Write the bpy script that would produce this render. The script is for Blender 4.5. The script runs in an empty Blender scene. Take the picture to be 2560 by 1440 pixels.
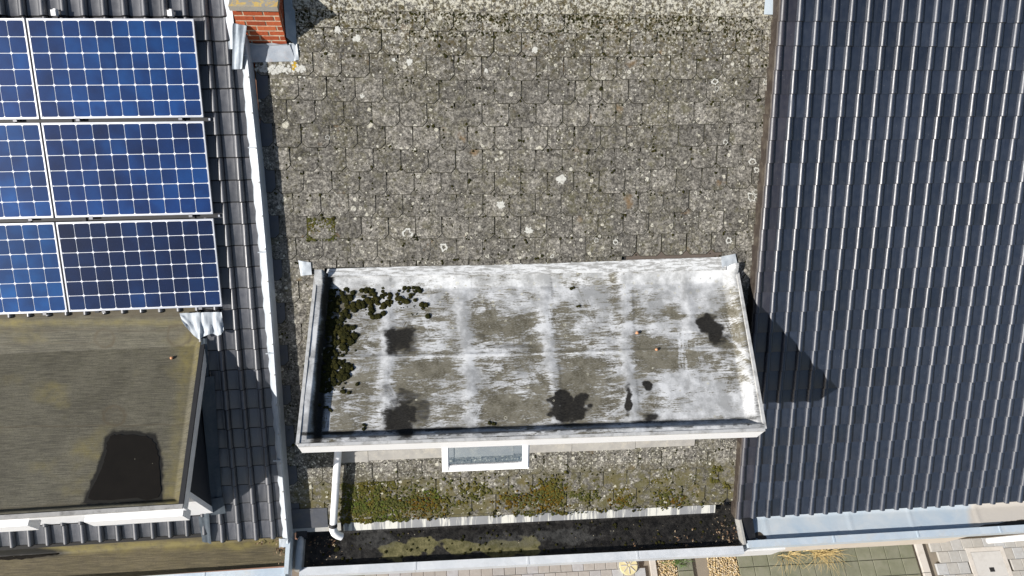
import bpy, math, random
import numpy as np
from mathutils import Vector, Matrix, Euler
random.seed(7)
rng = np.random.default_rng(11)
R_ = math.radians
sc = bpy.context.scene
COL = sc.collection

# ------------------------------------------------------------------ camera, sky, sun, exposure
FPX = 1794.0987
CAM_EUL = Euler((0.48953394, -0.07139672, -0.05972226), 'XYZ')
CAM_LOC = Vector((0, 0, 14.4))
cam = bpy.data.cameras.new('camera'); cam_o = bpy.data.objects.new('camera', cam); COL.objects.link(cam_o)
cam.sensor_width = 36.0; cam.lens = 36.0 * FPX / 2560.0; cam.clip_start = 0.1; cam.clip_end = 500
cam_o.location = CAM_LOC; cam_o.rotation_euler = CAM_EUL
sc.camera = cam_o
SUN_DIR = Vector((0.775, 0.40, -0.49)).normalized()          # the way the light travels
world = bpy.data.worlds.new('World'); sc.world = world; world.use_nodes = True
wn = world.node_tree.nodes; sky = wn.new('ShaderNodeTexSky'); sky.sky_type = 'NISHITA'; sky.sun_disc = False
sky.sun_elevation = math.asin(-SUN_DIR.z); sky.sun_rotation = math.atan2(-SUN_DIR.x, -SUN_DIR.y) % (2 * math.pi)
wn['Background'].inputs['Strength'].default_value = 0.062
world.node_tree.links.new(sky.outputs[0], wn['Background'].inputs[0])
sun = bpy.data.lights.new('sun', 'SUN'); sun.energy = 4.4; sun.angle = R_(0.53); sun.color = (1.0, 0.96, 0.91)
sun_o = bpy.data.objects.new('sun', sun); COL.objects.link(sun_o); sun_o.location = (-12, -8, 20)
sun_o.rotation_mode = 'QUATERNION'; sun_o.rotation_quaternion = SUN_DIR.to_track_quat('-Z', 'Y')
sc.view_settings.view_transform = 'Standard'; sc.view_settings.look = 'None'
sc.view_settings.exposure = 0.62; sc.view_settings.gamma = 1.0
sc.render.engine = 'CYCLES'

# ------------------------------------------------------------------ frames and helpers
RM = CAM_EUL.to_matrix()
def ray(px, py): return RM @ Vector(((px - 1280) / FPX, -(py - 720) / FPX, -1.0))
def hit(px, py, pt, nrm):
    d = ray(px, py); t = (Vector(pt) - CAM_LOC).dot(nrm) / d.dot(nrm); return CAM_LOC + d * t
def to_px(P):                                                # world points (n,3) -> photo pixels
    A = np.array(RM)
    c = (P - np.array(CAM_LOC)) @ A
    return np.stack([1280 + FPX * c[:, 0] / -c[:, 2], 720 - FPX * c[:, 1] / -c[:, 2]], 1)

class Frame:
    """A roof slope: u along the street, v up the slope, w off the surface."""
    def __init__(s, yaw, pitch, z0):
        s.yaw, s.pitch, s.z0 = yaw, pitch, z0
        rz = Matrix.Rotation(yaw, 3, 'Z')
        s.U = rz @ Vector((1, 0, 0)); s.V = rz @ Vector((0, math.cos(pitch), math.sin(pitch)))
        s.N = rz @ Vector((0, -math.sin(pitch), math.cos(pitch))); s.Y = rz @ Vector((0, 1, 0))
        s.O = Vector((0, 0, z0))
    def pt(s, u, v, w=0.0): return s.O + s.U * u + s.V * v + s.N * w
    def flat(s, u, y, z): return s.U * u + s.Y * y + Vector((0, 0, z))
    def mat(s, u, v, w=0.0, tilt=0.0, spin=0.0):
        m = Matrix((s.U, s.V, s.N)).transposed()
        m = m @ Matrix.Rotation(spin, 3, 'Z') @ Matrix.Rotation(tilt, 3, 'X')
        m = m.to_4x4(); m.translation = s.pt(u, v, w); return m
    def uv(s, P):
        d = Vector(P) - s.O; return d.dot(s.U), d.dot(s.V)
    def px(s, x, y, w=0.0):
        P = hit(x, y, s.O + s.N * w, s.N); return s.uv(P)
    def zat(s, u, y): return s.z0 + y * math.tan(s.pitch)
FL = Frame(0.0172875, 0.7019252, 14.4 - 10.477973)           # tiled roof with the panels
FC = Frame(0.0, R_(41.0), 3.662935)                          # slate roof
FR = Frame(0.0092776, 0.7437549, 14.4 - 10.477973 * 1.017)   # blue-black tiled roof

WL = {}
def wloc(o): return WL.get(o.name, Vector((0, 0, 0)))
def tag(o, label=None, cat=None, group=None, kind=None):
    if label: o['label'] = label
    if cat: o['category'] = cat
    if group: o['group'] = group
    if kind: o['kind'] = kind
    return o
def empty(name, loc, **k):
    o = bpy.data.objects.new(name, None); COL.objects.link(o); o.location = loc; o.empty_display_size = 0.2
    WL[o.name] = Vector(loc); return tag(o, **k)
def link(name, me, mtx, parent=None):
    o = bpy.data.objects.new(name, me); COL.objects.link(o)
    if parent:
        o.parent = parent
        m = mtx.copy(); m.translation = mtx.translation - wloc(parent); o.matrix_basis = m
    else: o.matrix_basis = mtx
    WL[o.name] = mtx.translation.copy(); return o
def mesh_from(name, V, F, mat, smooth=False, angle=None):
    me = bpy.data.meshes.new(name); me.from_pydata([tuple(v) for v in V], [], F); me.materials.append(mat)
    if smooth: me.shade_smooth()
    if angle is not None:
        me.shade_smooth(); me.set_sharp_from_angle(angle=R_(angle))
    me.update(); return me
class MB:
    def __init__(s): s.v = []; s.f = []
    def add(s, V, F):
        o = len(s.v); s.v += [Vector(p) for p in V]; s.f += [tuple(i + o for i in f) for f in F]; return s
    def hexa(s, P):                                          # 8 corners, bottom 4 then top 4 (both counter-clockwise)
        return s.add(P, [(3, 2, 1, 0), (4, 5, 6, 7), (0, 1, 5, 4), (1, 2, 6, 5), (2, 3, 7, 6), (3, 0, 4, 7)])
    def box(s, a, b):
        x0, y0, z0 = a; x1, y1, z1 = b
        return s.hexa([(x0, y0, z0), (x1, y0, z0), (x1, y1, z0), (x0, y1, z0), (x0, y0, z1), (x1, y0, z1), (x1, y1, z1), (x0, y1, z1)])
    def fbox(s, fr, u0, u1, y0, y1, z0, z1):                 # box turned with a house
        q = [(u0, y0), (u1, y0), (u1, y1), (u0, y1)]
        return s.hexa([fr.flat(u, y, z0) for u, y in q] + [fr.flat(u, y, z1) for u, y in q])
    def rbox(s, fr, u0, u1, v0, v1, w0, w1):                 # box lying in a roof slope
        q = [(u0, v0), (u1, v0), (u1, v1), (u0, v1)]
        return s.hexa([fr.pt(u, v, w0) for u, v in q] + [fr.pt(u, v, w1) for u, v in q])
    def slab(s, quad, d):                                    # quad of points thickened by vector d
        return s.hexa([Vector(p) for p in quad] + [Vector(p) + Vector(d) for p in quad])
    def prism(s, poly, d):
        n = len(poly); d = Vector(d)
        return s.add([Vector(p) for p in poly] + [Vector(p) + d for p in poly],
                     [tuple(range(n))[::-1], tuple(range(n, 2 * n))] + [(i, (i + 1) % n, n + (i + 1) % n, n + i) for i in range(n)])
    def tube(s, pts, r, n=14, cap=True):
        pts = [Vector(p) for p in pts]; rings = []
        rr = r if isinstance(r, (list, tuple)) else [r] * len(pts)
        ref = Vector((0.13, 0.21, 0.97))
        for i, p in enumerate(pts):
            t = (pts[min(i + 1, len(pts) - 1)] - pts[max(i - 1, 0)]).normalized()
            a = t.cross(ref).normalized(); b = t.cross(a).normalized()
            rings.append([p + (a * math.cos(k * 2 * math.pi / n) + b * math.sin(k * 2 * math.pi / n)) * rr[i] for k in range(n)])
        V = [q for rg in rings for q in rg]; F = []
        for i in range(len(pts) - 1):
            for k in range(n): F.append((i * n + k, i * n + (k + 1) % n, (i + 1) * n + (k + 1) % n, (i + 1) * n + k))
        if cap: F += [tuple(range(n))[::-1], tuple(range((len(pts) - 1) * n, len(pts) * n))]
        return s.add(V, F)
    def build(s, name, mat, parent=None, smooth=False, angle=None, base=None):
        V = s.v
        c = Vector([(min(p[i] for p in V) + max(p[i] for p in V)) / 2 for i in range(3)])
        if base is None: c.z = min(p.z for p in V)
        me = mesh_from(name, [p - c for p in V], s.f, mat, smooth, angle)
        return link(name, me, Matrix.Translation(c), parent)
def grid_mesh(P, nu, nv, name, mat, parent=None, attrs=None, smooth=True, kind=None):
    """P (nu*nv,3) laid out u-fastest; attrs: name -> (n,) floats."""
    c = P.mean(0); me = bpy.data.meshes.new(name)
    idx = np.arange(nu * nv).reshape(nv, nu)
    F = np.stack([idx[:-1, :-1], idx[:-1, 1:], idx[1:, 1:], idx[1:, :-1]], -1).reshape(-1, 4)
    me.vertices.add(nu * nv); me.vertices.foreach_set('co', (P - c).astype(np.float32).ravel())
    me.loops.add(F.size); me.loops.foreach_set('vertex_index', F.ravel().astype(np.int32))
    me.polygons.add(len(F)); me.polygons.foreach_set('loop_start', np.arange(0, F.size, 4, dtype=np.int32))
    for k, a in (attrs or {}).items():
        at = me.attributes.new(k, 'FLOAT', 'POINT'); at.data.foreach_set('value', np.clip(a, 0, 1).astype(np.float32))
    me.materials.append(mat); me.update(calc_edges=True); me.validate()
    if smooth: me.shade_smooth()
    return link(name, me, Matrix.Translation(Vector(c)), parent)
def heavy_mesh(name, V, F, mat, parent=None, smooth=True, attrs=None):
    c = V.mean(0); me = bpy.data.meshes.new(name); k = F.shape[1]
    me.vertices.add(len(V)); me.vertices.foreach_set('co', (V - c).astype(np.float32).ravel())
    me.loops.add(F.size); me.loops.foreach_set('vertex_index', F.ravel().astype(np.int32))
    me.polygons.add(len(F)); me.polygons.foreach_set('loop_start', np.arange(0, F.size, k, dtype=np.int32))
    for kk, a in (attrs or {}).items():
        at = me.attributes.new(kk, 'FLOAT', 'POINT'); at.data.foreach_set('value', a.astype(np.float32))
    me.materials.append(mat); me.update(calc_edges=True); me.validate()
    if smooth: me.shade_smooth()
    return link(name, me, Matrix.Translation(Vector(c)), parent)

# lattice noise for wear masks
def _h(ix, iy, seed):
    n = (ix.astype(np.int64) * 374761393 + iy.astype(np.int64) * 668265263 + seed * 1442695041) & 0xffffffff
    n = ((n ^ (n >> 13)) * 1274126177) & 0xffffffff
    return ((n ^ (n >> 16)) & 0xffff) / 65535.0
def vn(x, y, seed=0):
    x0 = np.floor(x); y0 = np.floor(y); fx = x - x0; fy = y - y0
    fx = fx * fx * (3 - 2 * fx); fy = fy * fy * (3 - 2 * fy)
    a = _h(x0, y0, seed); b = _h(x0 + 1, y0, seed); c = _h(x0, y0 + 1, seed); d = _h(x0 + 1, y0 + 1, seed)
    return (a * (1 - fx) + b * fx) * (1 - fy) + (c * (1 - fx) + d * fx) * fy
def fbm(x, y, seed=0, o=5, g=0.5):
    s = 0; a = 1; t = 0
    for k in range(o):
        s = s + a * vn(x * 2 ** k + 17.3 * k, y * 2 ** k + 9.1 * k, seed + k); t += a; a *= g
    return s / t
def ss(a, b, x):
    t = np.clip((x - a) / (b - a), 0, 1); return t * t * (3 - 2 * t)

# ------------------------------------------------------------------ material nodes
class Mat:
    def __init__(s, name, rough=0.7, metal=0.0, spec=0.5):
        s.m = bpy.data.materials.new(name); s.m.use_nodes = True; s.t = s.m.node_tree
        s.b = s.t.nodes['Principled BSDF']
        s.b.inputs['Roughness'].default_value = rough; s.b.inputs['Metallic'].default_value = metal
        s.b.inputs['Specular IOR Level'].default_value = spec
    def n(s, typ, ins=None, **pr):
        nd = s.t.nodes.new('ShaderNode' + typ)
        for k, v in pr.items(): setattr(nd, k, v)
        for k, v in (ins or {}).items(): s.set(nd.inputs[k], v)
        return nd
    def set(s, sock, v):
        if isinstance(v, bpy.types.NodeSocket): s.t.links.new(v, sock)
        else:
            if sock.type == 'RGBA' and len(v) == 3: v = (*v, 1)
            sock.default_value = v
    def pos(s, jitter=True, scale=(1, 1, 1)):
        p = s.n('NewGeometry').outputs['Position']
        if scale != (1, 1, 1): p = s.n('VectorMath', {0: p, 1: scale}, operation='MULTIPLY').outputs[0]
        if jitter:
            r = s.n('ObjectInfo').outputs['Random']
            k = s.n('VectorMath', {0: (13.1, 7.7, 5.3), 'Scale': r}, operation='SCALE').outputs[0]
            p = s.n('VectorMath', {0: p, 1: k}, operation='ADD').outputs[0]
        return p
    def rnd(s): return s.n('ObjectInfo').outputs['Random']
    def attr(s, name): return s.n('Attribute', attribute_name=name).outputs['Fac']
    def noise(s, vec, scale, det=4, rough=0.55, dist=0.0):
        return s.n('TexNoise', {'Vector': vec, 'Scale': scale, 'Detail': det, 'Roughness': rough, 'Distortion': dist}).outputs[0]
    def vor(s, vec, scale, rand=1.0):
        v = s.n('TexVoronoi', {'Vector': vec, 'Scale': scale, 'Randomness': rand}); return v.outputs['Distance'], v.outputs['Color']
    def mr(s, v, a, b, c=0.0, d=1.0, smooth=False):
        return s.n('MapRange', {0: v, 1: a, 2: b, 3: c, 4: d}, interpolation_type='SMOOTHSTEP' if smooth else 'LINEAR').outputs[0]
    def ma(s, op, a, b=0.0, c=0.0, clamp=False):
        return s.n('Math', {0: a, 1: b, 2: c}, operation=op, use_clamp=clamp).outputs[0]
    def mix(s, f, a, b, blend='MIX'):
        nd = s.n('Mix', data_type='RGBA', blend_type=blend); s.set(nd.inputs[0], f); s.set(nd.inputs[6], a); s.set(nd.inputs[7], b)
        return nd.outputs[2]
    def ramp(s, f, stops):
        nd = s.n('ValToRGB', {0: f}); e = nd.color_ramp.elements
        while len(e) < len(stops): e.new(0.5)
        for el, (p, c) in zip(e, stops): el.position = p; el.color = (*c, 1) if len(c) == 3 else c
        return nd.outputs[0]
    def sep(s, v, i): return s.n('SeparateXYZ', {0: v}).outputs[i]
    def out(s, col=None, rough=None, bump=None, bs=0.3, bd=0.01, metal=None):
        if col is not None: s.set(s.b.inputs['Base Color'], col)
        if rough is not None: s.set(s.b.inputs['Roughness'], rough)
        if metal is not None: s.set(s.b.inputs['Metallic'], metal)
        if bump is not None:
            b = s.n('Bump', {'Strength': bs, 'Distance': bd, 'Height': bump}); s.set(s.b.inputs['Normal'], b.outputs[0])
        return s.m

def simple(name, col, rough=0.6, metal=0.0, var=0.12, scale=9.0, bump=0.15, spec=0.5, dirt=None, dirt_amt=0.35):
    m = Mat(name, rough, metal, spec); p = m.pos()
    n = m.noise(p, scale, 6, 0.6)
    c = m.mix(n, tuple(x * (1 - var) for x in col), tuple(min(1, x * (1 + var)) for x in col))
    if dirt:
        d = m.mr(m.noise(p, scale * 0.6, 8, 0.7), 0.48, 0.68, 0, dirt_amt); c = m.mix(d, c, dirt)
    return m.out(c, m.mr(n, 0, 1, rough * 0.85, min(1, rough * 1.15)), n, bump, 0.004)

def slate_material(name, heavy=0.0):
    m = Mat(name, 0.9, 0, 0.25); p = m.pos(); pw = m.pos(False); z = m.sep(pw, 2)
    big = m.noise(pw, 1.1, 4, 0.6); mid = m.noise(p, 11, 8, 0.68); fine = m.noise(p, 55, 6, 0.7); grain = m.noise(p, 160, 3, 0.6)
    base = m.ramp(mid, [(0.38, (0.060, 0.055, 0.047)), (0.46, (0.132, 0.124, 0.110)), (0.53, (0.185, 0.174, 0.155)), (0.63, (0.29, 0.273, 0.24))])
    base = m.mix(m.mr(fine, 0.46, 0.60, 0.0, 0.62), base, (0.30, 0.282, 0.243))
    base = m.mix(m.mr(m.noise(p, 30, 6, 0.78), 0.51, 0.575, 0, 0.88), base, (0.060, 0.054, 0.043))
    md, mc = m.vor(m.n('VectorMath', {0: p, 1: m.n('VectorMath', {0: m.n('TexNoise', {'Vector': p, 'Scale': 28, 'Detail': 4}).outputs[1], 'Scale': 0.07}, operation='SCALE').outputs[0]}, operation='ADD').outputs[0], 34)
    base = m.mix(m.ma('MULTIPLY', m.mr(md, 0.30, 0.42, 1, 0), m.mr(m.sep(mc, 0), 0.40, 0.6, 0, 0.65)), base, (0.070, 0.065, 0.060))
    base = m.mix(m.ma('MULTIPLY', m.mr(md, 0.30, 0.48, 0, 1), 0.16), base, (0.32, 0.30, 0.255))
    base = m.mix(m.mr(grain, 0.42, 0.60, 0, 0.40), base, (0.085, 0.080, 0.072))
    base = m.mix(m.mr(m.noise(p, 21, 5, 0.7), 0.58, 0.66, 0, 0.5), base, (0.34, 0.325, 0.29))
    tint = m.rnd(); val = m.mr(m.ma('FRACT', m.ma('MULTIPLY', tint, 7.31)), 0, 1, 0.66, 1.06)
    base = m.mix(1.0, base, m.n('CombineColor', {0: val, 1: val, 2: m.ma('MULTIPLY', val, 1.0)}).outputs[0], 'MULTIPLY')
    zone = m.mr(m.noise(m.pos(False, (1.0, 0.35, 0.35)), 2.6, 6, 0.65), 0.47, 0.62, 0, 0.6); base = m.mix(m.ma('MULTIPLY', zone, m.mr(m.noise(p, 26, 6, 0.75), 0.44, 0.56)), base, (0.082, 0.074, 0.036))
    mott = m.noise(p, 17, 7, 0.75); k_ = m.mr(mott, 0.36, 0.64, 0.45, 1.55); base = m.mix(1.0, base, m.n('CombineColor', {0: k_, 1: k_, 2: k_}).outputs[0], 'MULTIPLY')
    k2 = m.mr(m.noise(p, 48, 4, 0.7), 0.38, 0.62, 0.55, 1.45); base = m.mix(1.0, base, m.n('CombineColor', {0: k2, 1: k2, 2: k2}).outputs[0], 'MULTIPLY')
    # algae and brown stains
    al = m.mr(m.noise(p, 6.5, 6, 0.65), 0.55, 0.72, 0, 0.6); base = m.mix(al, base, (0.105, 0.098, 0.052))
    br = m.mr(m.noise(p, 4.0, 3, 0.5), 0.68, 0.76, 0, 0.7); base = m.mix(br, base, (0.17, 0.105, 0.045))
    # more growth towards the ridge and below the dormer
    top = m.mr(z, 8.45, 9.0, 0, 1, True); low = m.mr(z, 5.50, 5.58, 0, 1.0, True); low = m.ma('MULTIPLY', low, m.mr(z, 5.66, 5.85, 1, 0, True))
    grow = m.ma('ADD', m.ma('MAXIMUM', top, low), heavy, clamp=True)
    gm = m.mr(m.noise(p, 15, 6, 0.7), 0.5, 0.62, 0, 0.75); base = m.mix(m.ma('MULTIPLY', gm, m.ma('MULTIPLY', top, 1.2), clamp=True), base, (0.070, 0.058, 0.022))
    wob = m.n('VectorMath', {0: p, 1: m.n('VectorMath', {0: m.n('TexNoise', {'Vector': p, 'Scale': 45, 'Detail': 3}).outputs[1], 'Scale': 0.034}, operation='SCALE').outputs[0]}, operation='ADD').outputs[0]
    def spots(scale, thr0, thr1, rmin, rmax, ring):
        d, c = m.vor(wob, scale); r = m.sep(c, 0); g = m.sep(c, 1)
        thr = m.ma('ADD', thr0, m.ma('MULTIPLY', grow, thr1 - 0.12))
        on = m.ma('LESS_THAN', r, thr); rad = m.mr(g, 0, 1, rmin, rmax)
        body = m.mr(m.ma('SUBTRACT', d, rad), -0.05, 0.02, 1, 0)
        if ring: body = m.ma('MULTIPLY', body, m.mr(m.ma('SUBTRACT', d, m.ma('MULTIPLY', rad, m.mr(m.sep(c, 2), 0.3, 0.9, 0.0, 0.62))), -0.05, 0.06, 0.15, 1))
        return m.ma('MULTIPLY', body, on)
    gap = m.mr(fine, 0.33, 0.5, 0.25, 1)
    s1 = m.ma('MULTIPLY', spots(17, m.mr(m.ma('FRACT', m.ma('MULTIPLY', tint, 3.7)), 0, 1, 0.02, 0.30), 0.60, 0.06, 0.40, True), gap)
    s2 = m.ma('MULTIPLY', spots(40, m.mr(m.ma('FRACT', m.ma('MULTIPLY', tint, 5.9)), 0, 1, 0.03, 0.30), 0.92, 0.08, 0.48, True), gap)
    s3 = spots(8.0, 0.02, 0.16, 0.12, 0.36, True)
    lich = m.ma('MAXIMUM', m.ma('MAXIMUM', s1, s2), m.ma('MULTIPLY', s3, gap), clamp=True)
    pd, pc = m.vor(m.n('VectorMath', {0: wob, 1: (3.3, 1.1, 7.7)}, operation='ADD').outputs[0], 13)
    pit = m.ma('MULTIPLY', m.mr(m.ma('SUBTRACT', pd, m.mr(m.sep(pc, 1), 0, 1, 0.04, 0.25)), -0.04, 0.04, 1, 0), m.ma('LESS_THAN', m.sep(pc, 0), m.mr(tint, 0, 1, 0.15, 0.5)))
    base = m.mix(m.ma('MULTIPLY', pit, 0.8), base, m.mix(m.sep(pc, 2), (0.040, 0.036, 0.022), (0.085, 0.080, 0.045)))
    lc = m.mix(m.noise(p, 7, 3, 0.5), (0.56, 0.56, 0.52), (0.53, 0.49, 0.36))
    crust = m.ma('MULTIPLY', m.mr(m.noise(p, 24, 7, 0.72), 0.50 - heavy * 0.02, 0.57 - heavy * 0.02), m.ma('MULTIPLY', m.mr(z, 8.80, 9.06, 0, 1, True), 0.75 + 0.2 * heavy), clamp=True)
    lich = m.ma('MAXIMUM', lich, crust)
    slime = m.ma('MULTIPLY', m.mr(m.noise(p, 8, 7, 0.7), 0.44, 0.56), m.ma('MULTIPLY', m.mr(z, 5.62, 5.45, 0, 1, True), 0.85)); base = m.mix(slime, base, m.mix(m.noise(p, 5, 3), (0.075, 0.078, 0.030), (0.125, 0.098, 0.040)))
    base = m.mix(m.ma('MULTIPLY', lich, 0.85), base, lc)
    base = m.mix(m.ma('MULTIPLY', m.mr(m.noise(p, 20, 6, 0.7), 0.54, 0.60), m.ma('MULTIPLY', top, 0.8)), base, m.mix(m.noise(p, 9, 2), (0.075, 0.045, 0.020), (0.070, 0.068, 0.024)))
    h = m.ma('ADD', m.ma('MULTIPLY', mid, 0.6), m.ma('ADD', m.ma('MULTIPLY', fine, 0.6), m.ma('MULTIPLY', lich, 0.4)))
    return m.out(base, 0.92, h, 0.55, 0.008)

def tile_material(name, col, col2, rough, dusty, spec=0.5):
    m = Mat(name, rough, 0, spec); p = m.pos(); n = m.noise(p, 12, 7, 0.65); f = m.noise(p, 90, 4, 0.6); st = m.noise(m.pos(True, (1, 0.12, 0.12)), 22, 4, 0.6)
    c = m.mix(m.mr(n, 0.3, 0.7), col, col2)
    v = m.mr(m.rnd(), 0, 1, 0.72, 1.25); c = m.mix(1.0, c, m.n('CombineColor', {0: v, 1: v, 2: v}).outputs[0], 'MULTIPLY')
    c = m.mix(m.mr(st, 0.5, 0.75, 0, dusty), c, (0.12, 0.12, 0.125))
    d, k = m.vor(p, 55); sp = m.ma('MULTIPLY', m.ma('LESS_THAN', d, 0.16), m.ma('LESS_THAN', m.sep(k, 0), 0.03))
    c = m.mix(m.ma('MULTIPLY', sp, 0.5), c, (0.3, 0.3, 0.3))
    r = m.ma('ADD', m.mr(n, 0.3, 0.7, rough * 0.85, rough * 1.2), m.ma('MULTIPLY', m.ma('SUBTRACT', m.rnd(), 0.5), 0.08))
    return m.out(c, r, m.ma('ADD', n, m.ma('MULTIPLY', f, 0.5)), 0.12, 0.003)

def zinc_material(name, a, b, rough=0.45, metal=0.35, stain=(0.32, 0.30, 0.26), amt=0.4):
    m = Mat(name, rough, metal); p = m.pos(); n = m.noise(p, 3.2, 7, 0.62, 0.6); f = m.noise(p, 26, 5, 0.65)
    c = m.mix(m.mr(n, 0.3, 0.7), a, b); c = m.mix(m.mr(m.noise(p, 7, 7, 0.72), 0.52, 0.72, 0, amt), c, stain)
    c = m.mix(m.mr(f, 0.55, 0.75, 0, 0.3), c, tuple(min(1, x * 1.2) for x in b))
    return m.out(c, m.mr(f, 0.3, 0.7, rough * 0.8, rough * 1.25), m.ma('ADD', n, m.ma('MULTIPLY', f, 0.25)), 0.18, 0.012)

SLATE = slate_material('weathered_slate'); SLATE_RIDGE = slate_material('ridge_slate', 0.9)
NEW_SLATE = simple('dark_new_slate', (0.060, 0.064, 0.076), 0.6, 0, 0.25, 14, 0.1, dirt=(0.10, 0.095, 0.075), dirt_amt=0.4)
TILE_R = tile_material('blue_black_tile', (0.009, 0.014, 0.027), (0.014, 0.021, 0.037), 0.42, 0.10, 1.0)
TILE_RV = tile_material('purple_black_tile', (0.020, 0.020, 0.030), (0.028, 0.027, 0.036), 0.45, 0.15, 0.9)
TILE_L = tile_material('glossy_black_tile', (0.062, 0.064, 0.073), (0.090, 0.092, 0.102), 0.46, 0.35, 1.0)
VERGE = simple('brown_verge', (0.036, 0.027, 0.022), 0.6, 0, 0.3, 8, 0.1, dirt=(0.14, 0.12, 0.09), dirt_amt=0.5)
DECK = simple('roof_underlay', (0.02, 0.019, 0.018), 0.95, 0, 0.3, 6)
ZINC = zinc_material('bright_zinc', (0.34, 0.375, 0.41), (0.47, 0.505, 0.535), 0.55, 0.1, (0.27, 0.29, 0.30), 0.5)
ZINC_B = zinc_material('blue_zinc', (0.46, 0.55, 0.63), (0.60, 0.66, 0.70), 0.5, 0.15, (0.58, 0.54, 0.47), 0.55)
ZINC_D = zinc_material('dull_zinc', (0.30, 0.30, 0.29), (0.42, 0.41, 0.38), 0.6, 0.1, (0.48, 0.43, 0.34), 0.6)
LEAD = zinc_material('grey_lead', (0.16, 0.20, 0.24), (0.33, 0.37, 0.41), 0.6, 0.1, (0.52, 0.52, 0.53), 0.5)
LEAD_M = zinc_material('mortared_lead', (0.24, 0.28, 0.33), (0.44, 0.46, 0.48), 0.8, 0.0, (0.36, 0.28, 0.25), 0.7)
LEAD_D = zinc_material('dark_lead', (0.045, 0.062, 0.078), (0.085, 0.10, 0.115), 0.9, 0.0, (0.12, 0.135, 0.14), 0.4)
WHITE = simple('white_upvc', (0.88, 0.88, 0.88), 0.35, 0, 0.03, 5, 0.03)
WHITE_D = simple('white_board', (0.74, 0.74, 0.73), 0.5, 0, 0.06, 6, 0.05, dirt=(0.45, 0.43, 0.38), dirt_amt=0.3)
CLAD = simple('dark_cladding', (0.012, 0.016, 0.024), 0.6, 0, 0.2, 7)
TRIM = simple('grey_roof_trim', (0.38, 0.37, 0.35), 0.55, 0.2, 0.25, 12, 0.1, dirt=(0.08, 0.075, 0.06), dirt_amt=0.7)
TRIM_P = simple('pale_roof_trim', (0.50, 0.50, 0.49), 0.6, 0.0, 0.2, 14, 0.1, dirt=(0.16, 0.15, 0.13), dirt_amt=0.7)
RUBBER = simple('black_rubber', (0.015, 0.015, 0.016), 0.6, 0, 0.2, 8)
RENDER_B = simple('beige_render', (0.62, 0.55, 0.46), 0.9, 0, 0.06, 6, 0.2, dirt=(0.45, 0.38, 0.30), dirt_amt=0.3)
WALLBRICK = simple('facade_brick', (0.30, 0.16, 0.11), 0.9, 0, 0.2, 8, 0.3)
BITUMEN = simple('black_bitumen', (0.018, 0.018, 0.02), 0.55, 0, 0.3, 10, 0.3, dirt=(0.06, 0.06, 0.055), dirt_amt=0.4)

def brick_material():
    m = Mat('red_brick', 0.9, 0, 0.2); p = m.pos(); n = m.noise(p, 28, 7, 0.7); g = m.noise(p, 9, 4, 0.6)
    c = m.ramp(m.ma('ADD', m.ma('MULTIPLY', m.rnd(), 0.6), m.ma('MULTIPLY', g, 0.4)), [(0.15, (0.27, 0.055, 0.024)), (0.5, (0.40, 0.088, 0.034)), (0.85, (0.50, 0.135, 0.055))])
    c = m.mix(m.mr(n, 0.5, 0.72, 0, 0.55), c, (0.22, 0.06, 0.03)); c = m.mix(m.mr(m.noise(p, 45, 4, 0.7), 0.62, 0.75, 0, 0.5), c, (0.62, 0.45, 0.32))
    return m.out(c, 0.92, n, 0.5, 0.008)
BRICK = brick_material()
MORTAR = simple('lime_mortar', (0.56, 0.46, 0.33), 0.95, 0, 0.25, 30, 0.4, dirt=(0.14, 0.10, 0.07), dirt_amt=0.6)
def cap_material():
    m = Mat('lichened_concrete', 0.92, 0, 0.2); p = m.pos(False); n = m.noise(p, 12, 7, 0.65)
    c = m.mix(n, (0.24, 0.23, 0.20), (0.36, 0.34, 0.30)); y = m.mr(m.noise(p, 9, 6, 0.65, 0.8), 0.5, 0.58, 0, 0.9); up = m.mr(m.sep(m.n('NewGeometry').outputs['Normal'], 2), 0.4, 0.8)
    c = m.mix(m.ma('MULTIPLY', y, up), c, m.mix(m.noise(p, 25, 3), (0.55, 0.28, 0.02), (0.60, 0.50, 0.20)))
    return m.out(c, 0.95, n, 0.5, 0.006)
CAPM = cap_material()
def moss_material(name, a, b, c2):
    m = Mat(name, 1.0, 0, 0.1); p = m.pos(False); n = m.noise(p, 60, 6, 0.75); g = m.noise(p, 4.5, 4, 0.6); h = m.noise(p, 14, 3, 0.6)
    c = m.mix(m.mr(g, 0.42, 0.62), a, b); c = m.mix(m.mr(h, 0.55, 0.72, 0, 0.8), c, c2)
    c = m.mix(m.mr(n, 0.42, 0.6, 0.55, 0), c, (0.012, 0.012, 0.005))
    return m.out(c, 1.0, m.ma('ADD', n, m.noise(p, 170, 3, 0.7)), 1.0, 0.02)
MOSS_D = moss_material('dark_olive_moss', (0.032, 0.034, 0.010), (0.055, 0.052, 0.013), (0.105, 0.088, 0.018))
MOSS_G = moss_material('green_moss', (0.115, 0.125, 0.034), (0.165, 0.145, 0.034), (0.22, 0.135, 0.014))

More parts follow.
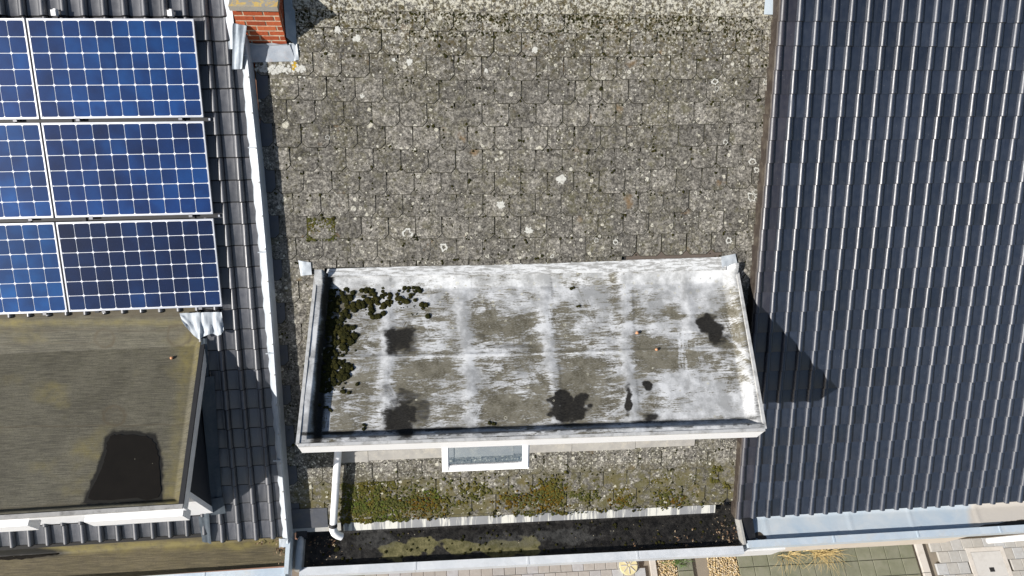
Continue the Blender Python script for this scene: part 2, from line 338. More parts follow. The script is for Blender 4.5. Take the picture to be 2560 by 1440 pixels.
def cell_material():
    m = Mat('blue_silicon_cell', 0.12, 0, 0.5); p = m.pos(False); n = m.noise(p, 2.2, 3, 0.5); f = m.noise(p, 130, 3, 0.6); fc = m.noise(m.pos(), 5, 3, 0.5)
    v = m.ma('ADD', m.ma('MULTIPLY', m.rnd(), 0.16), m.ma('ADD', m.ma('MULTIPLY', n, 0.5), m.ma('MULTIPLY', fc, 0.3)))
    c = m.ramp(v, [(0.26, (0.004, 0.013, 0.052)), (0.46, (0.005, 0.027, 0.108)), (0.66, (0.008, 0.058, 0.205))])
    c = m.mix(1.0, c, m.n('ObjectInfo').outputs['Color'], 'MULTIPLY')
    c = m.mix(m.mr(f, 0.6, 0.75, 0, 0.12), c, (0.2, 0.22, 0.3))
    m.b.inputs['Coat Weight'].default_value = 0.5; m.b.inputs['Coat Roughness'].default_value = 0.05
    return m.out(c, 0.22)
CELL = cell_material()
BACKSHEET = simple('white_backsheet', (0.80, 0.82, 0.86), 0.25, 0, 0.02, 5, 0.0)
ALU = simple('aluminium_frame', (0.62, 0.63, 0.66), 0.35, 0.7, 0.08, 9, 0.03)
ALU_D = simple('dull_clamp', (0.22, 0.22, 0.23), 0.5, 0.5, 0.1, 9, 0.03)
def glass_material():
    m = bpy.data.materials.new('window_glass'); m.use_nodes = True; t = m.node_tree; t.nodes.clear()
    o = t.nodes.new('ShaderNodeOutputMaterial'); mx = t.nodes.new('ShaderNodeMixShader'); tr = t.nodes.new('ShaderNodeBsdfTransparent'); gl = t.nodes.new('ShaderNodeBsdfGlossy'); fr = t.nodes.new('ShaderNodeFresnel')
    tr.inputs[0].default_value = (0.86, 0.9, 0.93, 1); gl.inputs['Roughness'].default_value = 0.04; fr.inputs[0].default_value = 1.8
    t.links.new(fr.outputs[0], mx.inputs[0]); t.links.new(tr.outputs[0], mx.inputs[1]); t.links.new(gl.outputs[0], mx.inputs[2]); t.links.new(mx.outputs[0], o.inputs[0]); return m
GLASS = glass_material()
def water_material(name, col, rough=0.06):
    m = Mat(name, rough, 0, 0.5); p = m.pos(False); n = m.noise(p, 9, 5, 0.6); d, k = m.vor(p, 60)
    sp = m.ma('MULTIPLY', m.ma('LESS_THAN', d, 0.2), m.ma('LESS_THAN', m.sep(k, 0), 0.012))
    c = m.mix(n, col, tuple(x * 1.7 for x in col)); c = m.mix(m.ma('MULTIPLY', sp, 0.6), c, (0.4, 0.38, 0.28))
    return m.out(c, rough, n, 0.02, 0.002)
PUDDLE = water_material('puddle_water', (0.010, 0.0085, 0.0065), 0.22); PUDDLE.node_tree.nodes['Principled BSDF'].inputs['Specular IOR Level'].default_value = 0.22

# ------------------------------------------------------------------ ground
GROUND = simple('bedding_sand', (0.22, 0.19, 0.15), 0.95, 0, 0.25, 5, 0.3)
mb = MB(); mb.add([(-60, -60, -0.01), (70, -60, -0.01), (70, 60, -0.01), (-60, 60, -0.01)], [(0, 1, 2, 3)])
ground = tag(mb.build('ground', GROUND, base=1), 'sandy ground in front of the terrace', 'ground', kind='structure')

def paver_mat(name, cols, moss=0.0):
    m = Mat(name, 0.9, 0, 0.3); p = m.pos(); n = m.noise(p, 14, 7, 0.65)
    c = m.ramp(m.rnd(), [(i / (len(cols) - 1), k) for i, k in enumerate(cols)]); c = m.mix(m.mr(n, 0.35, 0.7, 0, 0.35), c, (0.24, 0.22, 0.19))
    if moss: c = m.mix(m.mr(m.noise(m.pos(False), 6, 6, 0.6), 0.4, 0.65, 0, moss), c, (0.10, 0.11, 0.06))
    return m.out(c, 0.92, n, 0.4, 0.004)
PAVER = paver_mat('beige_paver', [(0.35, 0.34, 0.315), (0.41, 0.395, 0.365), (0.38, 0.38, 0.37), (0.45, 0.465, 0.48), (0.37, 0.35, 0.315), (0.43, 0.42, 0.395)])
GREENTILE = paver_mat('green_grey_tile', [(0.16, 0.17, 0.115), (0.20, 0.205, 0.145), (0.18, 0.185, 0.135)], 0.4)
def bevel_block(name, a, b, h, mat):
    e = 0.006; x, y = a / 2 - 0.003, b / 2 - 0.003
    V = [(-x, -y, 0), (x, -y, 0), (x, y, 0), (-x, y, 0), (-x, -y, h - e), (x, -y, h - e), (x, y, h - e), (-x, y, h - e), (-x + e, -y + e, h), (x - e, -y + e, h), (x - e, y - e, h), (-x + e, y - e, h)]
    F = [(0, 1, 5, 4), (1, 2, 6, 5), (2, 3, 7, 6), (3, 0, 4, 7), (4, 5, 9, 8), (5, 6, 10, 9), (6, 7, 11, 10), (7, 4, 8, 11), (8, 9, 10, 11)]
    return mesh_from(name, V, F, mat)
def pave(name, me, x0, x1, y0, y1, a, b, shift=0.5, skip=None):
    r = 0; y = y1 - b / 2
    while y > y0:
        x = x0 + a / 2 + (r % 2) * a * shift
        while x < x1:
            if not (skip and skip(x, y)):
                m = Matrix.Translation((x, y, random.uniform(-0.006, 0.0))) @ Matrix.Rotation(random.uniform(-0.012, 0.012), 4, 'Z')
                link(name, me, m, ground)
            x += a
        y -= b; r += 1
pv = bevel_block('paver', 0.215, 0.205, 0.05, PAVER)
pave('paver', pv, -1.6, 3.66, 0.78, 1.72, 0.215, 0.205)
pv2 = bevel_block('paver', 0.225, 0.215, 0.05, PAVER)
pave('paver', pv2, 9.46, 12.4, 0.55, 1.72, 0.225, 0.215, 0.5, lambda x, y: 10.14 < x < 11.0 and 0.7 < y < 1.55)
gt = bevel_block('paving_tile', 0.296, 0.296, 0.05, GREENTILE)
pave('paving_tile', gt, 5.50, 9.02, 0.55, 1.72, 0.3, 0.3, 0.0)
pave('paving_tile', gt, 4.30, 4.75, 0.55, 1.72, 0.3, 0.3, 0.0)
KERB = simple('concrete_kerb', (0.52, 0.49, 0.45), 0.9, 0, 0.1, 9, 0.2, dirt=(0.3, 0.28, 0.22), dirt_amt=0.4)
for x0, x1 in ((3.77, 3.88), (9.16, 9.30)):
    for k in range(2):
        mb = MB(); mb.box((x0, 0.52 + k * 0.62, -0.005), (x1, 1.13 + k * 0.62, 0.062)); mb.build('kerb_stone', KERB, ground)
# gravel beds
unit_o = np.array([[1, 0, 0], [-1, 0, 0], [0, 1, 0], [0, -1, 0], [0, 0, 1], [0, 0, -1]], float); fo = np.array([[0, 2, 4], [2, 1, 4], [1, 3, 4], [3, 0, 4], [2, 0, 5], [1, 2, 5], [3, 1, 5], [0, 3, 5]])
def gravel(x0, x1, y0, y1, n, label):
    Vs = []; Fs = []
    for i in range(n):
        c = np.array([rng.uniform(x0, x1), rng.uniform(y0, y1), rng.uniform(0.0, 0.035)]); r = rng.uniform(0.009, 0.02, 3)
        Vs.append(unit_o * r * rng.uniform(0.8, 1.2, (6, 1)) + c); Fs.append(fo + 6 * i)
    m = Mat('yellow_gravel', 0.9, 0, 0.3); p = m.pos(False); d, k = m.vor(p, 38)
    mt = m.out(m.ramp(m.sep(k, 0), [(0.0, (0.50, 0.36, 0.16)), (0.4, (0.62, 0.50, 0.30)), (0.7, (0.40, 0.30, 0.18)), (1.0, (0.70, 0.64, 0.52))]), 0.9)
    o = heavy_mesh('gravel', np.concatenate(Vs), np.concatenate(Fs), mt, None, False); tag(o, label, 'gravel', kind='stuff')
gravel(3.89, 4.29, 0.9, 1.72, 1600, 'narrow bed of yellow gravel beside the concrete kerb')
gravel(4.91, 5.49, 0.9, 1.72, 2200, 'wider bed of yellow gravel between green paving tiles')

# ------------------------------------------------------------------ houses: empties, walls, decks
left_house = empty('tiled_house', (-3.6, 5.0, 0), label='house with glossy black tiles and solar panels left of the slate roof', cat='house', group=None)
slate_house = empty('slate_house', (0.9, 5.0, 0), label='middle house with lichen covered grey slate roof and flat dormer', cat='house')
right_house = empty('tiled_house', (6.5, 5.0, 0), label='house with plain dark blue tiled roof right of the slate roof', cat='house')

YF, YB = 1.86, 10.9
def walls(parent, fr, x0, x1, ze, mat):
    for y in (YF, YB - 0.3):
        mb = MB(); mb.box((x0, y, -0.02), (x1, y + 0.3, ze)); mb.build('wall', mat, parent)
walls(left_house, FL, -8.6, -1.96, 4.7, WALLBRICK); walls(slate_house, FC, -1.945, 3.665, 4.6, WALLBRICK); walls(right_house, FR, 3.68, 13.4, 4.0, RENDER_B)
def deck(parent, fr, u0, u1, v0, v1, w, mat=DECK, back=True):
    mb = MB(); mb.rbox(fr, u0, u1, v0, v1, w - 0.12, w)
    o = mb.build('roof', mat, parent)
    if back:
        rid = fr.pt(0, v1, w - 0.02); y = rid.y; z = rid.z; mb = MB()
        a = fr.pt(u0, v1, w - 0.02); b = fr.pt(u1, v1, w - 0.02)
        mb.slab([(a.x, a.y + 0.02, a.z), (a.x, YB + 0.3, a.z - (YB + 0.3 - a.y) * 0.84), (b.x, YB + 0.3, b.z - (YB + 0.3 - b.y) * 0.84), (b.x, b.y + 0.02, b.z)], (0, 0, -0.12))
        mb.build('back_slope', CLAD, parent)
    return o
roof_L = deck(left_house, FL, -8.4, -1.99, 2.10, 8.38, -0.035)
roof_C = deck(slate_house, FC, -1.93, 3.66, 2.26, 8.33, -0.012)
roof_R = deck(right_house, FR, 3.715, 12.0, 2.06, 8.33, -0.03)

# ------------------------------------------------------------------ slates of the middle roof
EXP, SW, SL = 0.2478, 0.298, 0.47
V0 = 7.978
def clip_poly(poly, axis, lim, keep_less):
    out = []
    for i in range(len(poly)):
        a, b = poly[i], poly[(i + 1) % len(poly)]
        ia = (a[axis] <= lim) if keep_less else (a[axis] >= lim); ib = (b[axis] <= lim) if keep_less else (b[axis] >= lim)
        if ia: out.append(a)
        if ia != ib:
            t = (lim - a[axis]) / (b[axis] - a[axis]); out.append((a[0] + t * (b[0] - a[0]), a[1] + t * (b[1] - a[1])))
    return out
def slate_poly(square=False, jag=0.0):
    h = SW / 2 - 0.0025; c = 0.048
    if square: return [(-h, 0), (h, 0), (h, SL), (-h, SL)]
    return [(-h, c), (-h + c, 0), (h - c, 0), (h, c), (h, SL), (-h, SL)]
SHARED = {}
GRIME = simple('joint_grime', (0.018, 0.016, 0.010), 1.0, 0, 0.5, 25, 0.3, dirt=(0.075, 0.072, 0.034), dirt_amt=0.7)
def slate_mesh(poly, mat, key=None):
    if key and key in SHARED: return SHARED[key]
    n = len(poly); cx = sum(p[0] for p in poly) / n; hw = max(abs(p[0] - cx) for p in poly); e = 0.0048
    V = [(x, y, 0) for x, y in poly] + [(x - math.copysign(e, x - cx), y + (e * 1.7 if y < 0.2 else -e), 0.0075) for x, y in poly]
    F = [tuple(range(n))[::-1], tuple(range(n, 2 * n))] + [(i, (i + 1) % n, n + (i + 1) % n, n + i) for i in range(n)]
    me = mesh_from('slate', V, F, mat); me.materials.append(GRIME)
    for i, pl in enumerate(me.polygons):
        if i != 1: pl.material_index = 1
    if key: SHARED[key] = me
    return me
TILT = -math.atan(0.011 / SL)
slate_spots = []
def sag(u): return 0.0064 * (u - 0.6) ** 2 - 0.008
def place_slate(u, v, lo=-9, hi=99, bottom=None, square=False, mat=SLATE, w=0.013, jit=1.0):
    poly = slate_poly(square); key = ('sq' if square else 'ch', mat.name)
    if lo > u - SW / 2 + 0.003: poly = clip_poly(poly, 0, lo - u, False); key = None
    if hi < u + SW / 2 - 0.003: poly = clip_poly(poly, 0, hi - u, True); key = None
    if len(poly) < 3 or max(p[0] for p in poly) - min(p[0] for p in poly) < 0.02: return
    m = FC.mat(u + random.uniform(-0.003, 0.003) * jit, v + sag(u) * (v > 3.3) + random.uniform(-0.006, 0.006) * jit, w + random.uniform(0, 0.003), TILT + random.uniform(-0.004, 0.004), random.uniform(-0.010, 0.010) * jit)
    link('slate', slate_mesh(poly, mat, key), m, roof_C); slate_spots.append((u, v))
DU0, DU1, DVB, DVF = -1.47, 3.36, 5.423, 3.14
rise_V = lambda k: V0 - EXP * k
for k in range(0, 24):
    v = rise_V(k); off = -0.468 if k % 2 == 0 else -0.334
    i0 = int(math.floor((-1.95 - off) / SW)) - 1
    for i in range(i0, 22):
        ul = off + SW * i; u = ul + SW / 2
        if ul > 3.70 or ul + SW < -1.94: continue
        lo, hi = -1.955, 3.675
        if k >= 11 and k <= 19:                               # beside the dormer only
            if k == 11 and -1.47 < u < 2.05:                  # cut course above the dormer
                poly = slate_poly(True); m = FC.mat(u, 5.428 + random.uniform(-0.003, 0.003), 0.012, TILT, 0)
                link('slate', slate_mesh([(x, y) for x, y in poly if 1], SLATE, ('cut', 1)), m, roof_C); continue
            if ul + SW < DU0 + 0.12: hi = min(hi, DU0 + 0.12)
            elif u < DU0 + 0.1: hi = DU0 + 0.1
            elif ul + SW > DU1 - 0.1: lo = max(lo, DU1 - 0.12)
            else: continue
        if ul < -1.90 and k % 2 == 1 and k > 2:
            place_slate(u, v, -1.955, ul + SW - 0.0, mat=NEW_SLATE); continue
        if k == 0 and -2.1 < u < -1.55: continue
        if k == 1 and u < -1.70: continue
        place_slate(u, v, lo, hi)
# lowest course, square cut
for i in range(0, 19):
    ul = -1.95 + SW * i + 0.1; u = ul + SW / 2
    if u < 3.6: place_slate(u, 2.235, -1.955, 3.60, square=True, w=0.005, jit=0.4)
# brown board where the cut course is missing, right end of the dormer
BOARD = simple('brown_batten', (0.095, 0.075, 0.06), 0.85, 0, 0.25, 12, 0.2)
mb = MB(); mb.rbox(FC, 2.10, 3.33, 5.40, 5.60, 0.004, 0.0095); mb.build('batten_board', BOARD, slate_house)
# ridge
for i in range(19):
    x0 = -1.60 + i * 0.305; ln = 0.30
    if x0 > 3.6: break
    ln = min(ln, 3.66 - x0); mb = MB(); a = 8.17 + random.uniform(-0.006, 0.006)
    A, B = FC.pt(x0, a, 0.030), FC.pt(x0, 8.36, 0.036)
    for P, Q in ((A, B), (B, Vector((B.x, B.y + 0.14, B.z - 0.12)))):
        mb.slab([P, P + Vector((ln, 0, 0)), Q + Vector((ln, 0, 0)), Q], (0, 0, 0.010))
    mb.build('ridge_cap', SLATE_RIDGE, slate_house)
mb = MB(); mb.slab([FC.pt(3.52, 8.19, 0.06), FC.pt(3.70, 8.19, 0.06), FC.pt(3.70, 8.36, 0.06), FC.pt(3.52, 8.36, 0.06)], (0, 0, 0.003)); mb.build('ridge_flashing', ZINC_B, slate_house)

# ------------------------------------------------------------------ clay tiles
TILE_EDGE = simple('tile_edge_dark', (0.008, 0.008, 0.009), 0.9, 0, 0.3, 20, 0.1)  # near-black colour for the lower lip and front faces of the tiles
def tile_mesh(name, prof, L, rise, mat, roll, thick=0.012, lip=0.008, edge_all=True):
    """prof: (u, h, isroll). Lower end at v=0 lifted by rise; the roll swells at the lower end."""
    st = [(0.0, 0.92), (lip, 1.08), (L, 0.94)]; n = len(prof); V = []; F = []
    for v, k in st:
        w0 = rise * (1 - v / L) - (lip * 0.6 if v == 0 else 0)
        for u, h, r in prof: V.append((u * (k if r else 1), v, w0 + (h * k if r else h)))
    for j in range(len(st) - 1):
        for i in range(n - 1): F.append((j * n + i, j * n + i + 1, (j + 1) * n + i + 1, (j + 1) * n + i))
    b = len(V)
    for u, h, r in prof: V.append((u * (0.8 if r else 1), 0.004, rise - thick - 0.012 + (h * 0.55 if r else h)))
    for i in range(n - 1): F.append((b + i, b + i + 1, i + 1, i))
    me = mesh_from(name, V, F, mat); me.materials.append(TILE_EDGE)
    nf = len(me.polygons)
    for i in range(n - 1):
        if edge_all or (prof[i][2] and prof[i + 1][2]): me.polygons[i].material_index = 1; me.polygons[nf - (n - 1) + i].material_index = 1
    me.shade_smooth(); me.set_sharp_from_angle(angle=R_(38)); return me
def arc(r, h, n, a0=0.0, a1=math.pi): return [(-r * math.cos(a0 + (a1 - a0) * i / (n - 1)), h * math.sin(a0 + (a1 - a0) * i / (n - 1)), 1) for i in range(n)]
AR, BR, UR, VR = 0.1940, 0.25012, 3.6849, 8.0160
profR = arc(0.036, 0.040, 9) + [(0.041, 0.0, 0), (0.10, 0.001, 0), (0.157, 0.0, 0)]
meR = tile_mesh('roof_tile', profR, BR + 0.05, 0.018, TILE_R, 1, lip=0.006, edge_all=False)
meRv = tile_mesh('roof_tile', profR, BR + 0.05, 0.018, TILE_RV, 1, lip=0.006, edge_all=False)
cands = []
for r in range(-1, 25):
    for k in range(0, 25):
        u = UR + AR * k; v = VR - BR * r
        P = FR.pt(u + 0.07, v + 0.1); x, y = to_px(np.array([P]))[0]
        if x > 2720: continue
        inside = -30 < x < 2590 and y > -20
        cands.append((0 if inside else 1, (P - CAM_LOC).length, u, v, k))
cands.sort()
rest = MB(); nind = 0; rest_idx = []
for o, d, u, v, k in cands:
    me = meRv if k == 0 else meR
    m = FR.mat(u + random.uniform(-0.0015, 0.0015), v + random.uniform(-0.002, 0.002), 0, 0, random.uniform(-0.004, 0.004))
    if nind < 300: link('roof_tile', me, m, roof_R); nind += 1
    else:
        rest_idx += [p.material_index for p in me.polygons]; rest.add([m @ q.co for q in me.vertices], [tuple(p.vertices) for p in me.polygons])
o = rest.build('roof_tile_field', TILE_R, roof_R, angle=38); o.data.materials.append(TILE_EDGE)
o.data.polygons.foreach_set('material_index', rest_idx); o['kind'] = 'stuff'
# verge tiles with a hanging brown flange
vm = MB(); vm.hexa([(-0.048, 0, -0.105), (-0.034, 0, -0.105), (-0.034, 0.285, -0.150), (-0.048, 0.285, -0.150), (-0.048, 0, 0.026), (-0.034, 0, 0.034), (-0.034, 0.285, 0.010), (-0.048, 0.285, 0.002)])
vme = mesh_from('verge_tile', vm.v, vm.f, VERGE)
for r in range(-1, 25): link('verge_tile', vme, FR.mat(UR, VR - BR * r, 0, 0.012, 0.006), roof_R)
for i in range(18):
    u0 = UR - 0.04 + i * 0.42; mb = MB(); A, B = FR.pt(u0, 8.262, 0.045), FR.pt(u0, 8.36, 0.085); C_ = Vector((B.x, B.y + 0.2, B.z - 0.13)); U = FR.U * 0.415
    for P, Q in ((A, B), (B, C_)): mb.slab([P, P + U, Q + U, Q], (0, 0, 0.014))
    mb.build('ridge_tile', TILE_RV if i == 0 else TILE_R, right_house)

AL, BL, UL, VL_ = 0.1937, 0.2355, -2.088, 7.930
profL = [(-0.146, 0.004, 0), (-0.141, 0.0, 0), (-0.054, 0.0, 0), (-0.050, 0.006, 0), (-0.042, 0.006, 0), (-0.036, 0.004, 0)] + arc(0.031, 0.046, 8, 0.1, math.pi) + [(0.033, -0.010, 0), (0.038, -0.010, 0), (0.040, 0.006, 0), (0.0465, 0.006, 0)]
meL = tile_mesh('roof_tile', profL, BL + 0.05, 0.026, TILE_L, 1, lip=0.013)
def left_tile(u, v, hi=-1.985):
    m = FL.mat(u + random.uniform(-0.0015, 0.0015), v + random.uniform(-0.002, 0.002), -0.03, 0, random.uniform(-0.004, 0.004))
    link('roof_tile', meL, m, roof_L)
for r in range(-2, 26):
    for k in range(0, 17):
        u = UL - AL * k; v = VL_ - BL * r
        if 2.42 < v < 4.78 and u < -2.70: continue                      # the dormer stands here
        if 5.05 < v < 7.62 and u < -2.50: continue                      # hidden below the solar panels
        if v < 2.42 and u < -2.78: v += 0.112                           # the eave in front of the dormer is laid higher
        left_tile(u, v)
# half tile beside the flashing, pan only
profH = [(-0.146, 0.004, 0), (-0.141, 0.0, 0), (-0.062, 0.0, 0), (-0.052, 0.012, 0), (-0.02, 0.016, 0)]
meH = tile_mesh('roof_tile', profH, BL + 0.05, 0.026, TILE_L, 1, lip=0.013)
for r in range(-2, 26):
    link('roof_tile', meH, FL.mat(UL + AL, VL_ - BL * r, -0.03), roof_L)

# ------------------------------------------------------------------ zinc verge between left roof and slates
def verge_flashing():
    n = 74; vs = np.linspace(1.98, 8.42, n); V = []; F = []
    for i, v in enumerate(vs):
        ul = np.interp(v, [2.0, 2.95, 4.27, 4.92, 5.45, 6.9, 7.5, 8.4], [-1.993, -1.988, -1.978, -1.98, -1.973, -1.987, -1.978, -1.985]) + 0.012 + 0.008 * math.sin(v * 2 * math.pi / BL) + random.uniform(-0.002, 0.002)
        ur = np.interp(v, [2.0, 3.04, 4.31, 5.63, 6.49, 7.5, 8.4], [-1.905, -1.903, -1.878, -1.864, -1.867, -1.885, -1.915])
        b = 0.006 * math.sin(i * 1.3) + random.uniform(-0.003, 0.003)
        sect = [FL.pt(ul, v, -0.008), FL.pt(ul + 0.012, v, 0.012 + b), FL.pt((ul + ur) / 2, v, 0.030 + b * 0.6), FL.pt(ur - 0.012, v, 0.042), FL.pt(ur, v, 0.030)]
        q = FL.pt(ur, v, 0.03); zc = FC.zat(0, q.y) - 0.01
        sect.append(Vector((q.x + 0.006, q.y, q.z - 0.04))); sect.append(Vector((q.x + 0.012, q.y, zc)))
        V += sect
    k = 7
    for i in range(n - 1):
        for j in range(k - 1): F.append((i * k + j, i * k + j + 1, (i + 1) * k + j + 1, (i + 1) * k + j))
    mb = MB(); mb.add(V, F); o = mb.build('verge_flashing', ZINC, left_house, angle=45); return o
verge = verge_flashing()
for v in (3.05, 4.35, 5.50, 6.62, 7.55):                               # laps and screws
    mb = MB(); ur = np.interp(v, [2.0, 3.04, 4.31, 5.63, 6.49, 7.5], [-1.905, -1.903, -1.878, -1.864, -1.867, -1.885])
    mb.rbox(FL, ur - 0.10, ur - 0.008, v, v + 0.012, 0.03, 0.047); mb.build('lap_joint', ZINC, verge)
for v in np.arange(2.3, 8.2, 0.36):
    mb = MB(); ur = np.interp(v, [2.0, 3.04, 4.31, 5.63, 6.49, 7.5, 8.4], [-1.905, -1.903, -1.878, -1.864, -1.867, -1.885, -1.915]); c = FL.pt(ur - 0.02, v, 0.036)
    mb.tube([c, c + FL.N * 0.012], 0.009, 8); mb.build('screw', ZINC_D, verge)

# ------------------------------------------------------------------ chimney
CX0, CX1, CYF, CYB = -2.055, -1.612, 5.88, 6.62
chim = MB(); chim.box((CX0 + 0.004, CYF + 0.004, 8.3), (CX1 - 0.004, CYB - 0.004, 9.275)); chimney = chim.build('chimney', MORTAR, slate_house)
ch, bl, bw, jt = 0.0635, 0.180, 0.085, 0.017
cz = 8.50; row = 0
bm_cache = {}
def brick(a, b):
    key = (round(b[0] - a[0], 4), round(b[1] - a[1], 4))
    if key not in bm_cache:
        x, y = key[0] / 2, key[1] / 2; e = 0.004; h = ch - jt; m_ = MB()
        m_.box((-x, -y, 0), (x, y, h)); bm_cache[key] = mesh_from('brick', m_.v, m_.f, BRICK)
    m = Matrix.Translation(((a[0] + b[0]) / 2 + random.uniform(-.002, .002), (a[1] + b[1]) / 2 + random.uniform(-.002, .002), cz)) @ Matrix.Rotation(random.uniform(-.012, .012), 4, 'Y') @ Matrix.Rotation(random.uniform(-.01, .01), 4, 'Z')
    link('brick', bm_cache[key], m, chimney)
while cz + ch < 9.285:
    for y0, y1 in ((CYF, CYF + bw), (CYB - bw, CYB)):
        x = CX0; first = True
        while x < CX1 - 0.02:
            w = bw if (row % 2 and first) else bl; first = False; x1 = min(x + w, CX1)
            if CX1 - x1 < 0.04: x1 = CX1
            brick((x, y0), (x1, y1)); x = x1 + jt
    for x0, x1 in ((CX0, CX0 + bw), (CX1 - bw, CX1)):
        y = CYF + bw + jt; first = True
        while y < CYB - bw - 0.03:
            w = bw if (row % 2 and first) else bl; first = False; y1 = min(y + w, CYB - bw - jt); brick((x0, y), (x1, y1)); y = y1 + jt
    cz += ch; row += 1
mb = MB(); mb.box((CX0 - 0.012, CYF - 0.03, 9.276), (CX1 + 0.012, CYB + 0.03, 9.332)); mb.box((CX0 + 0.12, CYF + 0.25, 9.332), (CX1 - 0.12, CYB - 0.12, 9.40)); mb.build('chimney_cap', CAPM, chimney)
def sheet(name, pts, nx, ny, amp, mat, parent, seed, thick=0.003, off=Vector((0, 0, 0))):
    """crumpled metal sheet over a quad p00,p10,p11,p01"""
    p00, p10, p11, p01 = [Vector(p) for p in pts]; nrm = (p10 - p00).cross(p01 - p00).normalized()
    if nrm.z < 0: nrm = -nrm
    V = []; F = []
    for j in range(ny):
        for i in range(nx):
            s, t = i / (nx - 1), j / (ny - 1); p = p00 * (1 - s) * (1 - t) + p10 * s * (1 - t) + p11 * s * t + p01 * (1 - s) * t
            h = (vn(np.array([s * 5.0]), np.array([t * 2.0]), seed)[0] - 0.5) * 2 * amp + (vn(np.array([s * 11.0]), np.array([t * 6.0]), seed + 3)[0] - 0.5) * amp * 0.7
            V.append(p + nrm * h)
    for j in range(ny - 1):
        for i in range(nx - 1): F.append((j * nx + i, j * nx + i + 1, (j + 1) * nx + i + 1, (j + 1) * nx + i))
    n = len(V); V2 = V + [p - nrm * thick for p in V]; F2 = F + [tuple(i + n for i in f)[::-1] for f in F]
    mb = MB(); mb.add(V2, F2); return mb.build(name, mat, parent, smooth=True)
zb = FC.zat(0, CYF)
sheet('chimney_flashing', [FC.pt(CX0 + 0.06, FC.px(690, 157)[1], 0.024), FC.pt(CX1 + 0.08, FC.px(690, 153)[1], 0.024), (CX1 + 0.03, CYF - 0.012, zb + 0.055), (CX0 + 0.05, CYF - 0.012, zb + 0.055)], 22, 9, 0.008, LEAD_M, slate_house, 5)
sheet('chimney_flashing', [(CX0 + 0.06, CYF - 0.014, zb + 0.035), (CX1 + 0.01, CYF - 0.014, zb + 0.035), (CX1 + 0.01, CYF - 0.016, zb + 0.075), (CX0 + 0.06, CYF - 0.016, zb + 0.075)], 18, 4, 0.006, LEAD_M, slate_house, 8)
for k in range(4):                                                      # stepped side soakers
    y0 = CYF + 0.01 + k * 0.17; z0 = FC.zat(0, y0)
    sheet('side_soaker', [FC.pt(CX1 + 0.10, y0 / math.cos(FC.pitch), 0.022 + k * 0.002), FC.pt(CX1 + 0.10, (y0 + 0.19) / math.cos(FC.pitch), 0.022 + k * 0.002), (CX1 + 0.010, y0 + 0.19, z0 + 0.30), (CX1 + 0.010, y0, z0 + 0.13)], 8, 8, 0.004, LEAD, slate_house, 20 + k)
sheet('chimney_flashing', [FL.pt(-2.06, 7.42, 0.03), FL.pt(-1.96, 7.42, 0.05), (CX0 + 0.10, CYF - 0.01, zb + 0.30), (CX0 - 0.03, CYF - 0.01, zb + 0.33)], 12, 12, 0.012, LEAD, slate_house, 31)
sheet('chimney_flashing', [FL.pt(-2.075, 7.62, 0.02), FL.pt(-2.0, 7.62, 0.05), FL.pt(-1.995, 8.3, 0.09), FL.pt(-2.09, 8.3, 0.03)], 8, 16, 0.008, ZINC, left_house, 33)
sheet('lead_patch', [FC.pt(-1.60, FC.px(740, 155)[1], 0.027), FC.pt(-1.50, FC.px(750, 150)[1], 0.027), FC.pt(-1.51, 7.83, 0.032), FC.pt(-1.59, 7.84, 0.034)], 8, 8, 0.006, ZINC, slate_house, 35)

